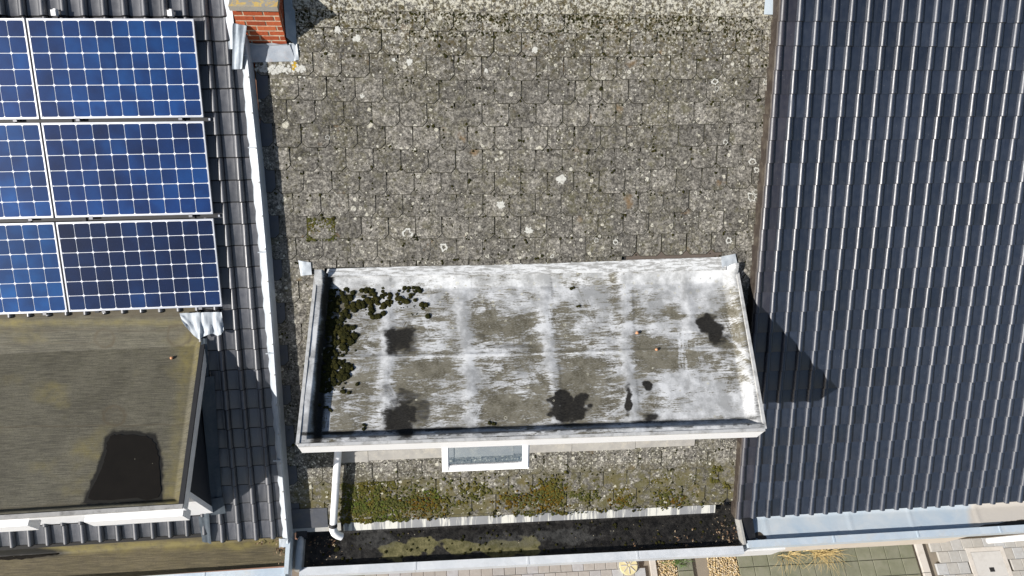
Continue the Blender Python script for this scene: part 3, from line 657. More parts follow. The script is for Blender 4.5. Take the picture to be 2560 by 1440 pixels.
# ------------------------------------------------------------------ middle dormer
def bl_quad(q, s, t):
    q = [np.array(p, float) for p in q]
    s = s[:, None]; t = t[:, None]
    return q[0] * (1 - s) * (1 - t) + q[1] * s * (1 - t) + q[2] * s * t + q[3] * (1 - s) * t
ZD = 7.205
DQ = [(-1.507, 2.085), (3.325, 2.062), (3.43, 4.03), (-1.455, 4.02)]
def dormer_roof_material():
    m = Mat('painted_roof_felt', 0.8, 0, 0.15); p = m.pos(False)
    pst = m.pos(False, (1.0, 6.0, 1.0)); n = m.noise(p, 7, 7, 0.65); st = m.noise(pst, 9, 8, 0.72); f = m.noise(m.pos(False, (1, 3.5, 1)), 40, 5, 0.7)
    brown = m.mix(m.mr(n, 0.4, 0.6), (0.085, 0.076, 0.052), (0.165, 0.152, 0.115))
    brown = m.mix(m.mr(f, 0.45, 0.62, 0, 0.55), brown, (0.24, 0.23, 0.195))
    cov = m.ma('ADD', m.attr('paint'), m.ma('ADD', m.ma('MULTIPLY', m.ma('SUBTRACT', st, 0.5), 2.0), m.ma('MULTIPLY', m.ma('SUBTRACT', f, 0.5), 1.3)))
    c = m.mix(m.mr(cov, 0.28, 0.70, 0, 1), brown, m.mix(m.mr(m.noise(p, 3.1, 7, 0.7), 0.42, 0.60), (0.31, 0.315, 0.315), (0.60, 0.61, 0.615)))
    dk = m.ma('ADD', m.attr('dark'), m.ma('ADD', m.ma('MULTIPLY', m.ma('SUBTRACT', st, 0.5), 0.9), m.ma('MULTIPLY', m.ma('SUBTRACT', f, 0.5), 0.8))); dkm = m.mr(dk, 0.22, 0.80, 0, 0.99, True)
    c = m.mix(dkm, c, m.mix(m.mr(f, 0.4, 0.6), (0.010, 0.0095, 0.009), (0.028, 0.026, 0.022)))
    d, k = m.vor(m.n('VectorMath', {0: p, 1: m.n('VectorMath', {0: m.n('TexNoise', {'Vector': p, 'Scale': 40}).outputs[1], 'Scale': 0.02}, operation='SCALE').outputs[0]}, operation='ADD').outputs[0], 15)
    ring = m.ma('MULTIPLY', m.mr(m.ma('ABSOLUTE', m.ma('SUBTRACT', d, m.mr(m.sep(k, 1), 0, 1, 0.06, 0.24))), 0.02, 0.07, 1, 0), m.ma('LESS_THAN', m.sep(k, 0), m.ma('MULTIPLY', m.attr('lichen'), 0.55)))
    c = m.mix(m.ma('MULTIPLY', ring, 0.7), c, m.mix(m.sep(k, 2), (0.62, 0.60, 0.48), (0.12, 0.11, 0.09)))
    r = m.mr(dkm, 0, 1, 0.78, 0.6)
    return m.out(c, r, m.ma('ADD', st, m.ma('MULTIPLY', f, 0.6)), 0.3, 0.006)
DROOF = dormer_roof_material()
def painted_flash():
    m = Mat('painted_flashing', 0.75, 0, 0.3); p = m.pos(False); st = m.noise(m.pos(False, (1, 5, 5)), 7, 8, 0.72); n = m.noise(p, 22, 6, 0.7)
    c = m.mix(m.mr(st, 0.44, 0.54), (0.30, 0.30, 0.29), (0.60, 0.61, 0.61)); c = m.mix(m.mr(n, 0.57, 0.66, 0, 0.6), c, (0.20, 0.19, 0.16))
    return m.out(c, 0.8, n, 0.3, 0.006)
PAINTED = painted_flash()
def middle_dormer():
    nu, nv = 560, 236
    s1 = np.linspace(0, 1, nu); t1 = np.linspace(0, 1, nv); S, T = np.meshgrid(s1, t1); s = S.ravel(); t = T.ravel()
    xy = bl_quad(DQ, s, t); W_, D_ = 4.85, 1.95
    dl, dr, df, db = s * W_, (1 - s) * W_, t * D_, (1 - t) * D_
    z = np.full(s.shape, ZD - 0.125)
    e = np.minimum(np.minimum(dl, df), dr + 0.0)
    lipL = 1 - ss(0.075, 0.150, dl); lipF = 1 - ss(0.05, 0.115, df); lipR = (1 - ss(0.03, 0.15, dr)) * 0.8
    z += 0.125 * np.maximum(np.maximum(lipL, lipF), lipR)
    z += 0.12 * (1 - ss(0.0, 0.15, db))
    z += 0.012 * (fbm(s * 9, t * 4, 3, 3) - 0.5) + 0.003 * (fbm(s * 60, t * 26, 4, 2) - 0.5)
    P = np.stack([xy[:, 0], xy[:, 1], z], 1); q = to_px(P); x, y = q[:, 0], q[:, 1]
    # seams run up the roof and along the middle
    wx = (fbm(x / 60, y / 60, 8, 3) - 0.5) * 16
    def seam(xa, xb, w): return np.exp(-(((x + wx) - (xa + (xb - xa) * (y - 690) / 380)) / w) ** 2)
    bands = np.maximum.reduce([seam(972, 962, 17), seam(1148, 1182, 19), seam(1352, 1392, 17), seam(1556, 1585, 18), seam(1712, 1752, 16) * (y < 830), seam(1880, 1910, 15) * 0.6])
    hs = np.exp(-((y - (896 - (x - 800) * 0.024)) / 5.0) ** 2)
    P[:, 2] += 0.008 * bands + 0.006 * hs
    paint = 0.36 + 0.75 * (fbm(x / 140, y / 42, 21, 5) - 0.5) + 0.85 * (fbm(x / 48, y / 17, 31, 5) - 0.5) + 0.5 * (fbm((x + y * 0.6) / 30, (y - x * 0.15) / 12, 33, 4) - 0.5)
    pg = paint.reshape(nv, nu).copy(); xg = x.reshape(nv, nu); yg = y.reshape(nv, nu)
    for k in range(520):
        cx, cy = rng.uniform(790, 1900), rng.uniform(680, 1090); L_, w_ = rng.uniform(22, 75), rng.uniform(5, 15); a = rng.normal(-0.05, 0.16)
        if cx > 1560 and rng.uniform() < 0.45: a = rng.normal(-0.3, 0.35)
        if rng.uniform() < 0.10: a += rng.choice([-1, 1]) * 1.2
        i0 = int((cx - 760) / 1150 * nu); j0 = int((1110 - cy) / 430 * nv); di, dj = int(L_ / 2) + 26, int(L_ / 2.2) + 14
        sl = (slice(max(0, j0 - dj), min(nv, j0 + dj)), slice(max(0, i0 - di), min(nu, i0 + di))); X, Y = xg[sl] - cx, yg[sl] - cy
        if X.size == 0: continue
        c_, s_ = math.cos(a), math.sin(a); al = X * c_ + Y * s_; ac = -X * s_ + Y * c_ + 0.0025 * rng.normal() * 4 * (al ** 2) / L_
        br_ = vn(ac / 1.7 + k * 7.7, al / 26.0, 500 + k % 50); m_ = (1 - ss(0.75, 1.1, np.abs(al) / L_ + (br_ - 0.5) * 0.55)) * (1 - ss(0.8, 1.08, np.abs(ac) / w_)) * ss(0.18, 0.55, br_)
        here = pg[sl].mean(); tgt = 0.85 if rng.uniform() < np.clip(here * 1.2, 0.15, 0.9) else 0.12
        pg[sl] = pg[sl] + (tgt - pg[sl]) * m_ * rng.uniform(0.25, 0.8)
    paint = pg.ravel()
    paint += 0.42 * ss(790, 700, y) + 0.60 * bands * (0.45 + fbm(x / 40, y / 40, 5, 3)) + 0.10 * hs
    paint += 0.30 * ss(1590, 1680, x) * ss(925, 985, y) + 0.15 * ss(1500, 1650, x) + 0.20 * ss(860, 800, x) * ss(960, 1000, y)
    def blob(cx, cy, rx, ry, soft=0.5, k=0.5, seed=0):
        a = (fbm(x / 26, y / 26, 40 + seed, 4) - 0.5) * k * 2; xw = x + (fbm(x / 34, y / 22, 200 + seed, 4) - 0.5) * 46 * min(1, rx / 30); yw_ = y + (fbm(x / 34, y / 22, 300 + seed, 4) - 0.5) * 36 * min(1, ry / 30)
        return 1 - ss(1 - soft, 1 + soft, np.sqrt(((xw - cx) / rx) ** 2 + ((yw_ - cy) / ry) ** 2) + a)
    for cx, cy, rx, ry, a in ((1420, 930, 75, 55, .40), (1255, 1000, 90, 55, .22), (1400, 815, 36, 42, .42), (1610, 860, 60, 38, .40), (1680, 900, 95, 32, .34), (1070, 940, 90, 40, .22), (1560, 740, 26, 70, .40), (1270, 820, 70, 40, .30), (900, 960, 70, 40, .12), (860, 780, 60, 60, .22), (1480, 700, 90, 22, .25), (1690, 780, 50, 24, .30), (1850, 800, 40, 60, .25), (1840, 960, 22, 60, .2)):
        paint -= a * blob(cx, cy, rx, ry, 0.55, 0.5, int(cx))
    paint = paint + 0.35 * np.exp(-((y - (899 - (x - 800) * 0.024)) / 2.2) ** 2)
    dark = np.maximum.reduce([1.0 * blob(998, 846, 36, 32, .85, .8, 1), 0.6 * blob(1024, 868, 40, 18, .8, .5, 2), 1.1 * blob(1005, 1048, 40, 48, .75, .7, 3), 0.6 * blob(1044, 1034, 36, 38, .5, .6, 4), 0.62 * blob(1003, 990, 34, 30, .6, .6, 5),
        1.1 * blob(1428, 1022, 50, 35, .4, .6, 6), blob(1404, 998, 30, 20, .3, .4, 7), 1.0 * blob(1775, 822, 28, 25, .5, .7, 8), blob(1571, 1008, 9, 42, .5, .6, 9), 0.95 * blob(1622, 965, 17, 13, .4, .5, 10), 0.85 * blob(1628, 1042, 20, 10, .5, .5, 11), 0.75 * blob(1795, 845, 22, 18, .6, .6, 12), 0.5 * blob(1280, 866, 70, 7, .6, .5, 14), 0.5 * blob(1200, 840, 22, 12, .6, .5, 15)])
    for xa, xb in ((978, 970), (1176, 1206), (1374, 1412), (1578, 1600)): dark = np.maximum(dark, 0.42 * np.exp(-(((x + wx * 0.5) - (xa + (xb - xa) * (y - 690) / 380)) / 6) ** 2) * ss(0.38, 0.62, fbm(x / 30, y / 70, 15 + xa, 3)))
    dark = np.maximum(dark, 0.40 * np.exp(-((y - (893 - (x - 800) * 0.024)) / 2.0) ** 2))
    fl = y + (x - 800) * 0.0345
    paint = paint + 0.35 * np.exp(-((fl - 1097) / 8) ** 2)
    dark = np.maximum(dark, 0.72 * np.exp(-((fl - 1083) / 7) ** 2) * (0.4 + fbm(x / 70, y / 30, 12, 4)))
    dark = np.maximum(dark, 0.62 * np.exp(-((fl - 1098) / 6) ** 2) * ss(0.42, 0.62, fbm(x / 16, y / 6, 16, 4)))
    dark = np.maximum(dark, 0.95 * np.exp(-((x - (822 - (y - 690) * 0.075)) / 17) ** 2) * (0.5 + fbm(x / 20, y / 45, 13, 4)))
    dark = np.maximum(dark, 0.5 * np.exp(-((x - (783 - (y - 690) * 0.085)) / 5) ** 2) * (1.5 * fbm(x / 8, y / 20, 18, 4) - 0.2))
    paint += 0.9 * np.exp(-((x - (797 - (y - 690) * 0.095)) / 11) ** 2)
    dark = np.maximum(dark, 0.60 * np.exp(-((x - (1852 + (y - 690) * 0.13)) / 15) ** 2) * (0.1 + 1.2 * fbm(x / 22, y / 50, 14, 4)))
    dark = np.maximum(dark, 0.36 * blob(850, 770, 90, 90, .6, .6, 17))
    lich = ss(800, 720, y) * ss(1020, 1130, x) * 0.8 + 0.15
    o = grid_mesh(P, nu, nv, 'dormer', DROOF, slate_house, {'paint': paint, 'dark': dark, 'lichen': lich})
    return o
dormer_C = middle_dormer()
def DC(s, t):
    p = bl_quad(DQ, np.array([s]), np.array([t]))[0]; return Vector((p[0], p[1], 0))
def zv(p, z): return Vector((p.x, p.y, z))
fl_, fr_, br_, bl_ = DC(0, 0), DC(1, 0), DC(1, 1), DC(0, 1)
out = Vector((0, -0.022, 0))
mb = MB(); mb.slab([zv(fl_, ZD - 0.235) + out, zv(fr_, ZD - 0.235) + out, zv(fr_, ZD - 0.235) + Vector((0, -0.003, 0)), zv(fl_, ZD - 0.235) + Vector((0, -0.003, 0))], (0, 0, 0.215)); mb.build('fascia', WHITE, dormer_C)
mb = MB(); mb.slab([zv(fl_, ZD - 0.018) + out * 1.15, zv(fr_, ZD - 0.018) + out * 1.15, zv(fr_, ZD - 0.018) + Vector((0, 0.006, 0)), zv(fl_, ZD - 0.018) + Vector((0, 0.006, 0))], (0, 0, 0.026)); mb.build('edge_trim', TRIM_P, dormer_C)
for a, b, sx in ((fl_, bl_, -1), (fr_, br_, 1)):
    d0 = Vector((0.018 * sx, 0, 0)); i0 = Vector((0.002 * sx, 0, 0))
    mb = MB(); mb.slab([zv(a, ZD - 0.16) + i0, zv(b, ZD - 0.16) + i0, zv(b, ZD - 0.16) + d0, zv(a, ZD - 0.16) + d0], (0, 0, 0.14)); mb.build('side_fascia', WHITE_D if sx < 0 else TRIM, dormer_C)
    mb = MB(); mb.slab([zv(a, ZD - 0.018) - i0 * 6, zv(b, ZD - 0.018) - i0 * 6, zv(b, ZD - 0.018) + d0 * 1.2, zv(a, ZD - 0.018) + d0 * 1.2], (0, 0, 0.026)); mb.build('edge_trim', TRIM_P, dormer_C)
    x = a.x - sx * 0.10; zt = ZD - 0.17; yw = 2.41; ye = (zt - FC.z0) / math.tan(FC.pitch)      # cheek wall
    mb = MB(); mb.prism([(x, yw, zt), (x, yw, FC.zat(0, yw) - 0.03), (x, ye, zt)], (-0.06 * sx, 0, 0)); mb.build('cheek_wall', CLAD, dormer_C)
mb = MB(); mb.slab([zv(fl_, ZD - 0.19) + Vector((0.03, 0, 0)), zv(fr_, ZD - 0.19) + Vector((-0.03, 0, 0)), (fr_.x - 0.05, 2.6, ZD - 0.19), (fl_.x + 0.05, 2.6, ZD - 0.19)], (0, 0, 0.05)); mb.build('soffit', WHITE_D, dormer_C)
# front wall with window openings
yw = 2.40; zb0 = FC.zat(0, yw) - 0.02; zt = ZD - 0.19
win = [(-1.05, -0.16), (-0.08, 0.87), (1.0, 1.92), (2.02, 2.96)]
mb = MB(); xs = [-1.40] + [v for w in win for v in w] + [3.22]
for i in range(0, len(xs), 2): mb.box((xs[i], yw, zb0), (xs[i + 1], yw + 0.08, zt))
mb.box((-1.40, yw + 0.001, zb0), (3.22, yw + 0.079, zb0 + 0.42)); mb.box((-1.40, yw + 0.001, zt - 0.08), (3.22, yw + 0.079, zt)); mb.build('front_wall', WHITE_D, dormer_C)
for i, (a, b) in enumerate(win):
    z0, z1 = zb0 + 0.42, zt - 0.08
    mb = MB(); fw = 0.06
    for p_, q_ in (((a, yw - 0.01, z0), (a + fw, yw + 0.05, z1)), ((b - fw, yw - 0.01, z0), (b, yw + 0.05, z1)), ((a + fw, yw - 0.01, z0), (b - fw, yw + 0.05, z0 + fw)), ((a + fw, yw - 0.01, z1 - fw), (b - fw, yw + 0.05, z1))): mb.box(p_, q_)
    wnd = mb.build('window', WHITE, slate_house)
    if i != 1:
        mb = MB(); mb.box((a + fw, yw + 0.015, z0 + fw), (b - fw, yw + 0.025, z1 - fw)); mb.build('pane', GLASS, wnd)
    else:                                                               # top-hung sash pushed open
        ang, Ls = R_(43), 0.62; dn = Vector((0, -math.sin(ang), -math.cos(ang))); nn = Vector((0, -math.cos(ang), math.sin(ang)))
        H0 = Vector((0, yw - 0.02, z1 - 0.03)); xa, xb, tw = -0.085, 0.872, 0.075
        def sash(name, x0, x1, l0, l1, d0, d1, mat, par):
            q = [H0 + Vector((x0, 0, 0)) + dn * l0, H0 + Vector((x1, 0, 0)) + dn * l0, H0 + Vector((x1, 0, 0)) + dn * l1, H0 + Vector((x0, 0, 0)) + dn * l1]
            m_ = MB(); m_.slab([p + nn * d0 for p in q], nn * (d1 - d0)); return m_
        m_ = sash('', xa, xb, 0, tw, 0, 0.05, 0, 0); sm = MB()
        for args in ((xa, xa + tw, 0, Ls), (xb - tw, xb, 0, Ls), (xa + tw, xb - tw, 0, tw), (xa + tw, xb - tw, Ls - tw, Ls)):
            t_ = sash('', *args, 0, 0.045, 0, 0); sm.add(t_.v, t_.f)
        for args in ((xa + 0.016, xa + tw - 0.01, 0.016, Ls - 0.016), (xb - tw + 0.01, xb - 0.016, 0.016, Ls - 0.016), (xa + tw, xb - tw, Ls - tw + 0.012, Ls - 0.02)):
            t_ = sash('', *args, 0.045, 0.060, 0, 0); sm.add(t_.v, t_.f)
        sm.build('open_sash', WHITE, wnd)
        sash('', xa + tw - 0.004, xb - tw + 0.004, tw - 0.004, Ls - tw + 0.004, 0.018, 0.026, 0, 0).build('pane', GLASS, wnd)
# aprons on the slates at the foot of the dormer wall
APRON = zinc_material('stained_apron', (0.26, 0.25, 0.235), (0.40, 0.38, 0.34), 0.7, 0.0, (0.52, 0.47, 0.38), 0.7)
for a, b, lo in ((-1.36, -0.98, 3.045), (-0.975, 0.05, 3.06), (0.06, 0.78, 3.055), (0.785, 1.50, 3.075), (1.505, 2.30, 3.07), (2.305, 3.06, 3.085)):
    mb = MB(); mb.hexa([FC.pt(a, lo, 0.020), FC.pt(b, lo, 0.020), FC.pt(b, 3.19, 0.030), FC.pt(a, 3.19, 0.030), FC.pt(a, lo, 0.026), FC.pt(b, lo, 0.026), FC.pt(b, 3.19, 0.036), FC.pt(a, 3.19, 0.036)])
    mb.build('apron', APRON, dormer_C)
# flashing where dormer roof meets the slates, and two corner flaps
sheet('back_flashing', [(-1.36, 3.985, ZD + 0.012), (3.30, 3.985, ZD + 0.005), FC.pt(3.30, 5.485, 0.016), FC.pt(-1.33, 5.42, 0.014)], 120, 8, 0.006, PAINTED, dormer_C, 50)
sheet('corner_flap', [FC.pt(*FC.px(753, 688), 0.03), FC.pt(*FC.px(781, 685), 0.04), FC.pt(*FC.px(778, 655), 0.03), FC.pt(*FC.px(746, 650), 0.022)], 8, 8, 0.006, ZINC, dormer_C, 52)
sheet('corner_flap', [FC.pt(*FC.px(1801, 668), 0.05), FC.pt(*FC.px(1841, 667), 0.05), FC.pt(*FC.px(1836, 633), 0.035), FC.pt(*FC.px(1800, 640), 0.035)], 8, 8, 0.006, ZINC, dormer_C, 53)

# ------------------------------------------------------------------ downpipe
pu0, pv0 = FC.px(846, 1112, 0.13); pu1, pv1 = FC.px(833, 1318, 0.13)
mb = MB(); pts = [Vector((FC.pt(pu0, pv0, 0.13).x, fl_.y + 0.12, ZD - 0.25)), FC.pt(pu0, pv0 + 0.26, 0.145), FC.pt(pu0, pv0 + 0.12, 0.135)]
pts += [FC.pt(pu0 + (pu1 - pu0) * k / 6, pv0 + (pv1 - pv0) * k / 6, 0.13) for k in range(0, 7)]
mb.tube(pts[1:], 0.044, 20); pipe = mb.build('downpipe', WHITE, slate_house, smooth=True)
mb = MB(); c0 = FC.pt(pu1, pv1, 0.13); mb.tube([c0 + FC.V * 0.05, c0 + FC.V * 0.005], 0.051, 20); mb.build('pipe_clip', RUBBER, pipe, smooth=False, angle=40)
mb = MB(); c2 = FC.pt(pu0 + (pu1 - pu0) * 0.45, pv0 + (pv1 - pv0) * 0.45, 0.13); mb.tube([c2 + FC.V * 0.012, c2 - FC.V * 0.012], 0.0475, 20); mb.build('pipe_socket', WHITE_D, pipe, angle=40)
mb = MB(); e0 = c0 - FC.V * 0.0; mb.tube([e0 + FC.V * 0.01, e0 - FC.V * 0.04, e0 - FC.V * 0.075 + Vector((0.012, 0, -0.01)), e0 - FC.V * 0.105 + Vector((0.045, 0, -0.03)), e0 - FC.V * 0.12 + Vector((0.085, 0, -0.055))], [0.047, 0.047, 0.049, 0.048, 0.047], 20); mb.build('elbow', WHITE, pipe, angle=50)

# ------------------------------------------------------------------ eaves strip and gutter of the middle house
def strip_material():
    m = Mat('streaked_zinc_strip', 0.6, 0.1); p = m.pos(False, (1, 0.05, 0.05)); n = m.noise(p, 7, 6, 0.7); f = m.noise(p, 34, 4, 0.7); k = m.noise(m.pos(False), 5, 4)
    c = m.mix(k, (0.20, 0.205, 0.21), (0.30, 0.30, 0.30)); c = m.mix(m.mr(m.ma('ADD', n, m.ma('MULTIPLY', m.ma('SUBTRACT', f, 0.5), 0.5)), 0.49, 0.56), c, (0.62, 0.61, 0.55))
    return m.out(c, 0.6, k, 0.15, 0.004)
STRIP = strip_material()
mb = MB(); mb.rbox(FC, -1.32, 3.40, 2.12, 2.245, -0.004, 0.003); mb.build('eaves_strip', STRIP, slate_house)
mb = MB(); mb.rbox(FC, -1.95, -1.35, 2.13, 2.25, 0.0, 0.004); mb.build('eaves_strip', ZINC_D, slate_house)
mb = MB(); mb.rbox(FC, -1.93, -1.50, 2.20, 2.46, 0.024, 0.030); mb.build('slate_patch', NEW_SLATE, slate_house)
def gutter_material():
    m = Mat('wet_gutter_felt', 0.6, 0, 0.25); p = m.pos(False); n = m.noise(p, 16, 8, 0.7); f = m.noise(p, 70, 4, 0.7); g = m.noise(p, 5, 6, 0.6)
    c = m.mix(m.mr(n, 0.42, 0.62), (0.008, 0.0075, 0.007), (0.030, 0.028, 0.025))
    o = m.ma('ADD', m.attr('olive'), m.ma('MULTIPLY', m.ma('SUBTRACT', g, 0.5), 0.5)); om = m.mr(o, 0.38, 0.62)
    c = m.mix(m.ma('MULTIPLY', om, 0.92), c, m.mix(m.mr(n, 0.4, 0.65), (0.085, 0.08, 0.032), (0.20, 0.18, 0.085)))
    g2 = m.mr(m.ma('ADD', m.attr('grey'), m.ma('MULTIPLY', m.ma('SUBTRACT', n, 0.5), 1.6)), 0.3, 0.9); c = m.mix(m.ma('MULTIPLY', g2, 0.7), c, m.mix(f, (0.05, 0.05, 0.048), (0.10, 0.10, 0.095)))
    d, k = m.vor(p, 26); sp = m.ma('MULTIPLY', m.mr(d, 0.1, 0.2, 1, 0), m.ma('LESS_THAN', m.sep(k, 0), m.ma('MULTIPLY', m.attr('litter'), 0.6)))
    c = m.mix(sp, c, m.mix(m.sep(k, 1), (0.30, 0.20, 0.10), (0.34, 0.32, 0.25)))
    return m.out(c, m.mr(om, 0, 1, 0.42, 0.8), m.ma('ADD', n, m.ma('MULTIPLY', f, 0.7)), 0.6, 0.012)
GFELT = gutter_material()
def middle_gutter():
    nu, nv = 420, 40; S, T = np.meshgrid(np.linspace(0, 1, nu), np.linspace(0, 1, nv)); s, t = S.ravel(), T.ravel()
    x = -1.80 + s * 5.49; y = 1.19 + t * (1.70 - 1.19); z = np.full(s.shape, 4.915) + 0.085 * (1 - ss(0.0, 0.02, y - 1.195)) + 0.10 * ss(1.60, 1.69, y) + 0.05 * (1 - ss(0, 0.06, s * 5.49)) + 0.012 * (fbm(x * 5, y * 5, 60, 4) - 0.5)
    P = np.stack([x, y, z], 1); q = to_px(P); X, Y = q[:, 0], q[:, 1]; w = (fbm(X / 30, Y / 18, 61, 4) - 0.5)
    def b(cx, cy, rx, ry): return 1 - ss(0.55, 1.45, np.sqrt(((X - cx) / rx) ** 2 + ((Y - cy) / ry) ** 2) + w * 1.3)
    ol = np.maximum.reduce([b(1000, 1380, 55, 20), b(1050, 1360, 40, 18), b(1150, 1365, 55, 18), b(1265, 1372, 70, 20), b(1320, 1365, 28, 26)])
    grey = np.maximum.reduce([0.7 * b(1420, 1340, 90, 22), 0.55 * b(930, 1350, 60, 25), 0.6 * b(1250, 1350, 120, 18)])
    lit = ss(1740, 1830, X) + ss(850, 800, X) * 0.8 + 0.10
    o = grid_mesh(P, nu, nv, 'gutter', GFELT, slate_house, {'olive': ol, 'grey': grey, 'litter': lit}); return o
gut_C = middle_gutter()
CAPW = zinc_material('white_capping', (0.52, 0.55, 0.58), (0.66, 0.68, 0.70), 0.55, 0.05, (0.40, 0.40, 0.38), 0.35)
def capping(parent, name, mat, pts, wdt, z0, z1, n_seg):
    """front gutter edge: a row of lengths from point to point, top at z1"""
    a, b = [Vector((p[0], p[1], 0)) for p in pts]; d = (b - a); L = d.length; d.normalize(); nrm = Vector((d.y, -d.x, 0)); first = None
    for k in range(n_seg):
        p, q = a + d * (L * k / n_seg + 0.002), a + d * (L * (k + 1) / n_seg - 0.002)
        mb = MB(); mb.slab([zv(p, z0), zv(p + nrm * wdt, z0), zv(q + nrm * wdt, z0), zv(q, z0)], (0, 0, z1 - z0))
        mb.build(name, mat, parent)
        if k: mb = MB(); mb.slab([zv(p - d * 0.012, z1), zv(p - d * 0.012 + nrm * wdt, z1), zv(p + d * 0.012 + nrm * wdt, z1), zv(p + d * 0.012, z1)], (0, 0, 0.004)); mb.build('joint_cover', mat, parent)
capping(slate_house, 'gutter_edge', CAPW, [(-1.83, 1.205), (3.70, 1.182)], 0.095, 4.80, 5.02, 4)
mb = MB(); mb.box((-1.9, 1.22, 4.66), (3.68, 1.84, 4.90)); mb.build('cornice', WHITE_D, slate_house)
# rolled zinc between the two gutters and the dark divider on the right
mb = MB(); mb.tube([(-1.845, 1.19, 5.0), (-1.84, 1.36, 5.035), (-1.835, 1.50, 5.045), (-1.83, 1.56, 5.05)], [0.04, 0.045, 0.043, 0.03], 14); mb.build('zinc_roll', ZINC, slate_house, smooth=True)
mb = MB(); mb.box((-1.932, 1.20, 4.62), (-1.79, 1.54, 4.975)); mb.build('gutter_end', ZINC_D, slate_house)
mb = MB(); mb.box((-1.89, 1.545, 4.95), (-1.76, 1.70, 5.075)); mb.build('lead_saddle', BITUMEN, slate_house)
mb = MB(); mb.box((3.705, 1.195, 4.80), (3.735, 1.56, 5.05)); mb.build('gutter_divider', ZINC_D, slate_house)

# ------------------------------------------------------------------ right gutter
def right_gutter_material():
    m = Mat('patinated_gutter_zinc', 0.5, 0.1); p = m.pos(False); n = m.noise(p, 2.6, 6, 0.6, 0.5); f = m.noise(p, 18, 6, 0.7)
    c = m.mix(m.mr(n, 0.3, 0.7), (0.40, 0.49, 0.57), (0.56, 0.60, 0.62)); c = m.mix(m.mr(f, 0.55, 0.75, 0, 0.4), c, (0.62, 0.62, 0.60))
    tan = m.mr(m.ma('ADD', m.attr('tan'), m.ma('MULTIPLY', m.ma('SUBTRACT', n, 0.5), 0.6)), 0.4, 0.7); c = m.mix(m.ma('MULTIPLY', tan, 0.85), c, (0.58, 0.52, 0.44))
    dk = m.mr(m.ma('ADD', m.attr('dirt'), m.ma('MULTIPLY', m.ma('SUBTRACT', f, 0.5), 0.5)), 0.45, 0.58); c = m.mix(dk, c, m.mix(f, (0.02, 0.017, 0.012), (0.10, 0.075, 0.05)))
    return m.out(c, 0.55, m.ma('ADD', n, m.ma('MULTIPLY', f, 0.3)), 0.2, 0.01)
def right_gutter():
    nu, nv = 300, 30; S, T = np.meshgrid(np.linspace(0, 1, nu), np.linspace(0, 1, nv)); s, t = S.ravel(), T.ravel()
    x = 3.905 + s * 8.0; y = 1.235 + t * (1.66 - 1.235) + (0.0046 * (x - 4)); z = 4.955 + 0.075 * ss(1.50, 1.65, y) + 0.004 * (fbm(x * 3, y * 5, 70, 3) - 0.5)
    for sx in (4.08, 5.23, 6.08, 7.02, 8.2): z = z + 0.007 * np.exp(-((x - sx) / 0.016) ** 2)
    P = np.stack([x, y, z], 1); q = to_px(P); X, Y = q[:, 0], q[:, 1]
    w = (fbm(X / 24, Y / 14, 71, 4) - 0.5) * 22
    dirt = ss(1316, 1300, -Y + 2 * 1308 + w * 0.5) * 0 + (1 - ss(0, 14, np.abs(X - 2560) * 0.16 + (1322 - Y) * 1.0 - 18 + w * 0.4)) * ss(2400, 2470, X)
    dirt = np.maximum(dirt, 1 - ss(0, 12, np.hypot((X - 1903) * 0.7, (Y - 1343) * 1.6) - 8 + w * 1.1))
    return grid_mesh(P, nu, nv, 'gutter', right_gutter_material(), right_house, {'dirt': dirt, 'tan': ss(2380, 2460, X)})
gut_R = right_gutter()
capping(right_house, 'gutter_edge', ZINC_B, [(3.76, 1.240), (11.8, 1.275)], 0.085, 4.84, 5.035, 7)
mb = MB(); mb.hexa([(3.74, 1.25, 4.93), (3.90, 1.25, 4.95), (3.90, 1.62, 4.97), (3.74, 1.62, 4.97), (3.74, 1.25, 5.02), (3.90, 1.25, 4.985), (3.90, 1.62, 5.03), (3.74, 1.62, 5.05)]); mb.build('gutter_saddle', BITUMEN, right_house)
# cornice below the right gutter
mb = MB(); mb.box((3.72, 1.20, 4.05), (7.05, 1.84, 4.83)); mb.build('cornice', RENDER_B, right_house)
mb = MB(); mb.box((3.70, 1.14, 4.30), (4.35, 1.196, 4.79)); mb.build('cornice_end', WHITE_D, right_house)
mb = MB(); mb.box((7.06, 1.23, 4.72), (12.0, 1.84, 4.83)); mb.build('cornice', WHITE_D, right_house)
a = Vector((8.05, 1.25, 4.70)); b = Vector((7.95, 1.40, 2.2))
mb = MB(); mb.tube([(8.6, 1.19, 4.74), (8.0, 1.17, 4.45), (7.75, 1.20, 4.0)], 0.045, 14); mb.build('downpipe', WHITE, right_house, smooth=True)

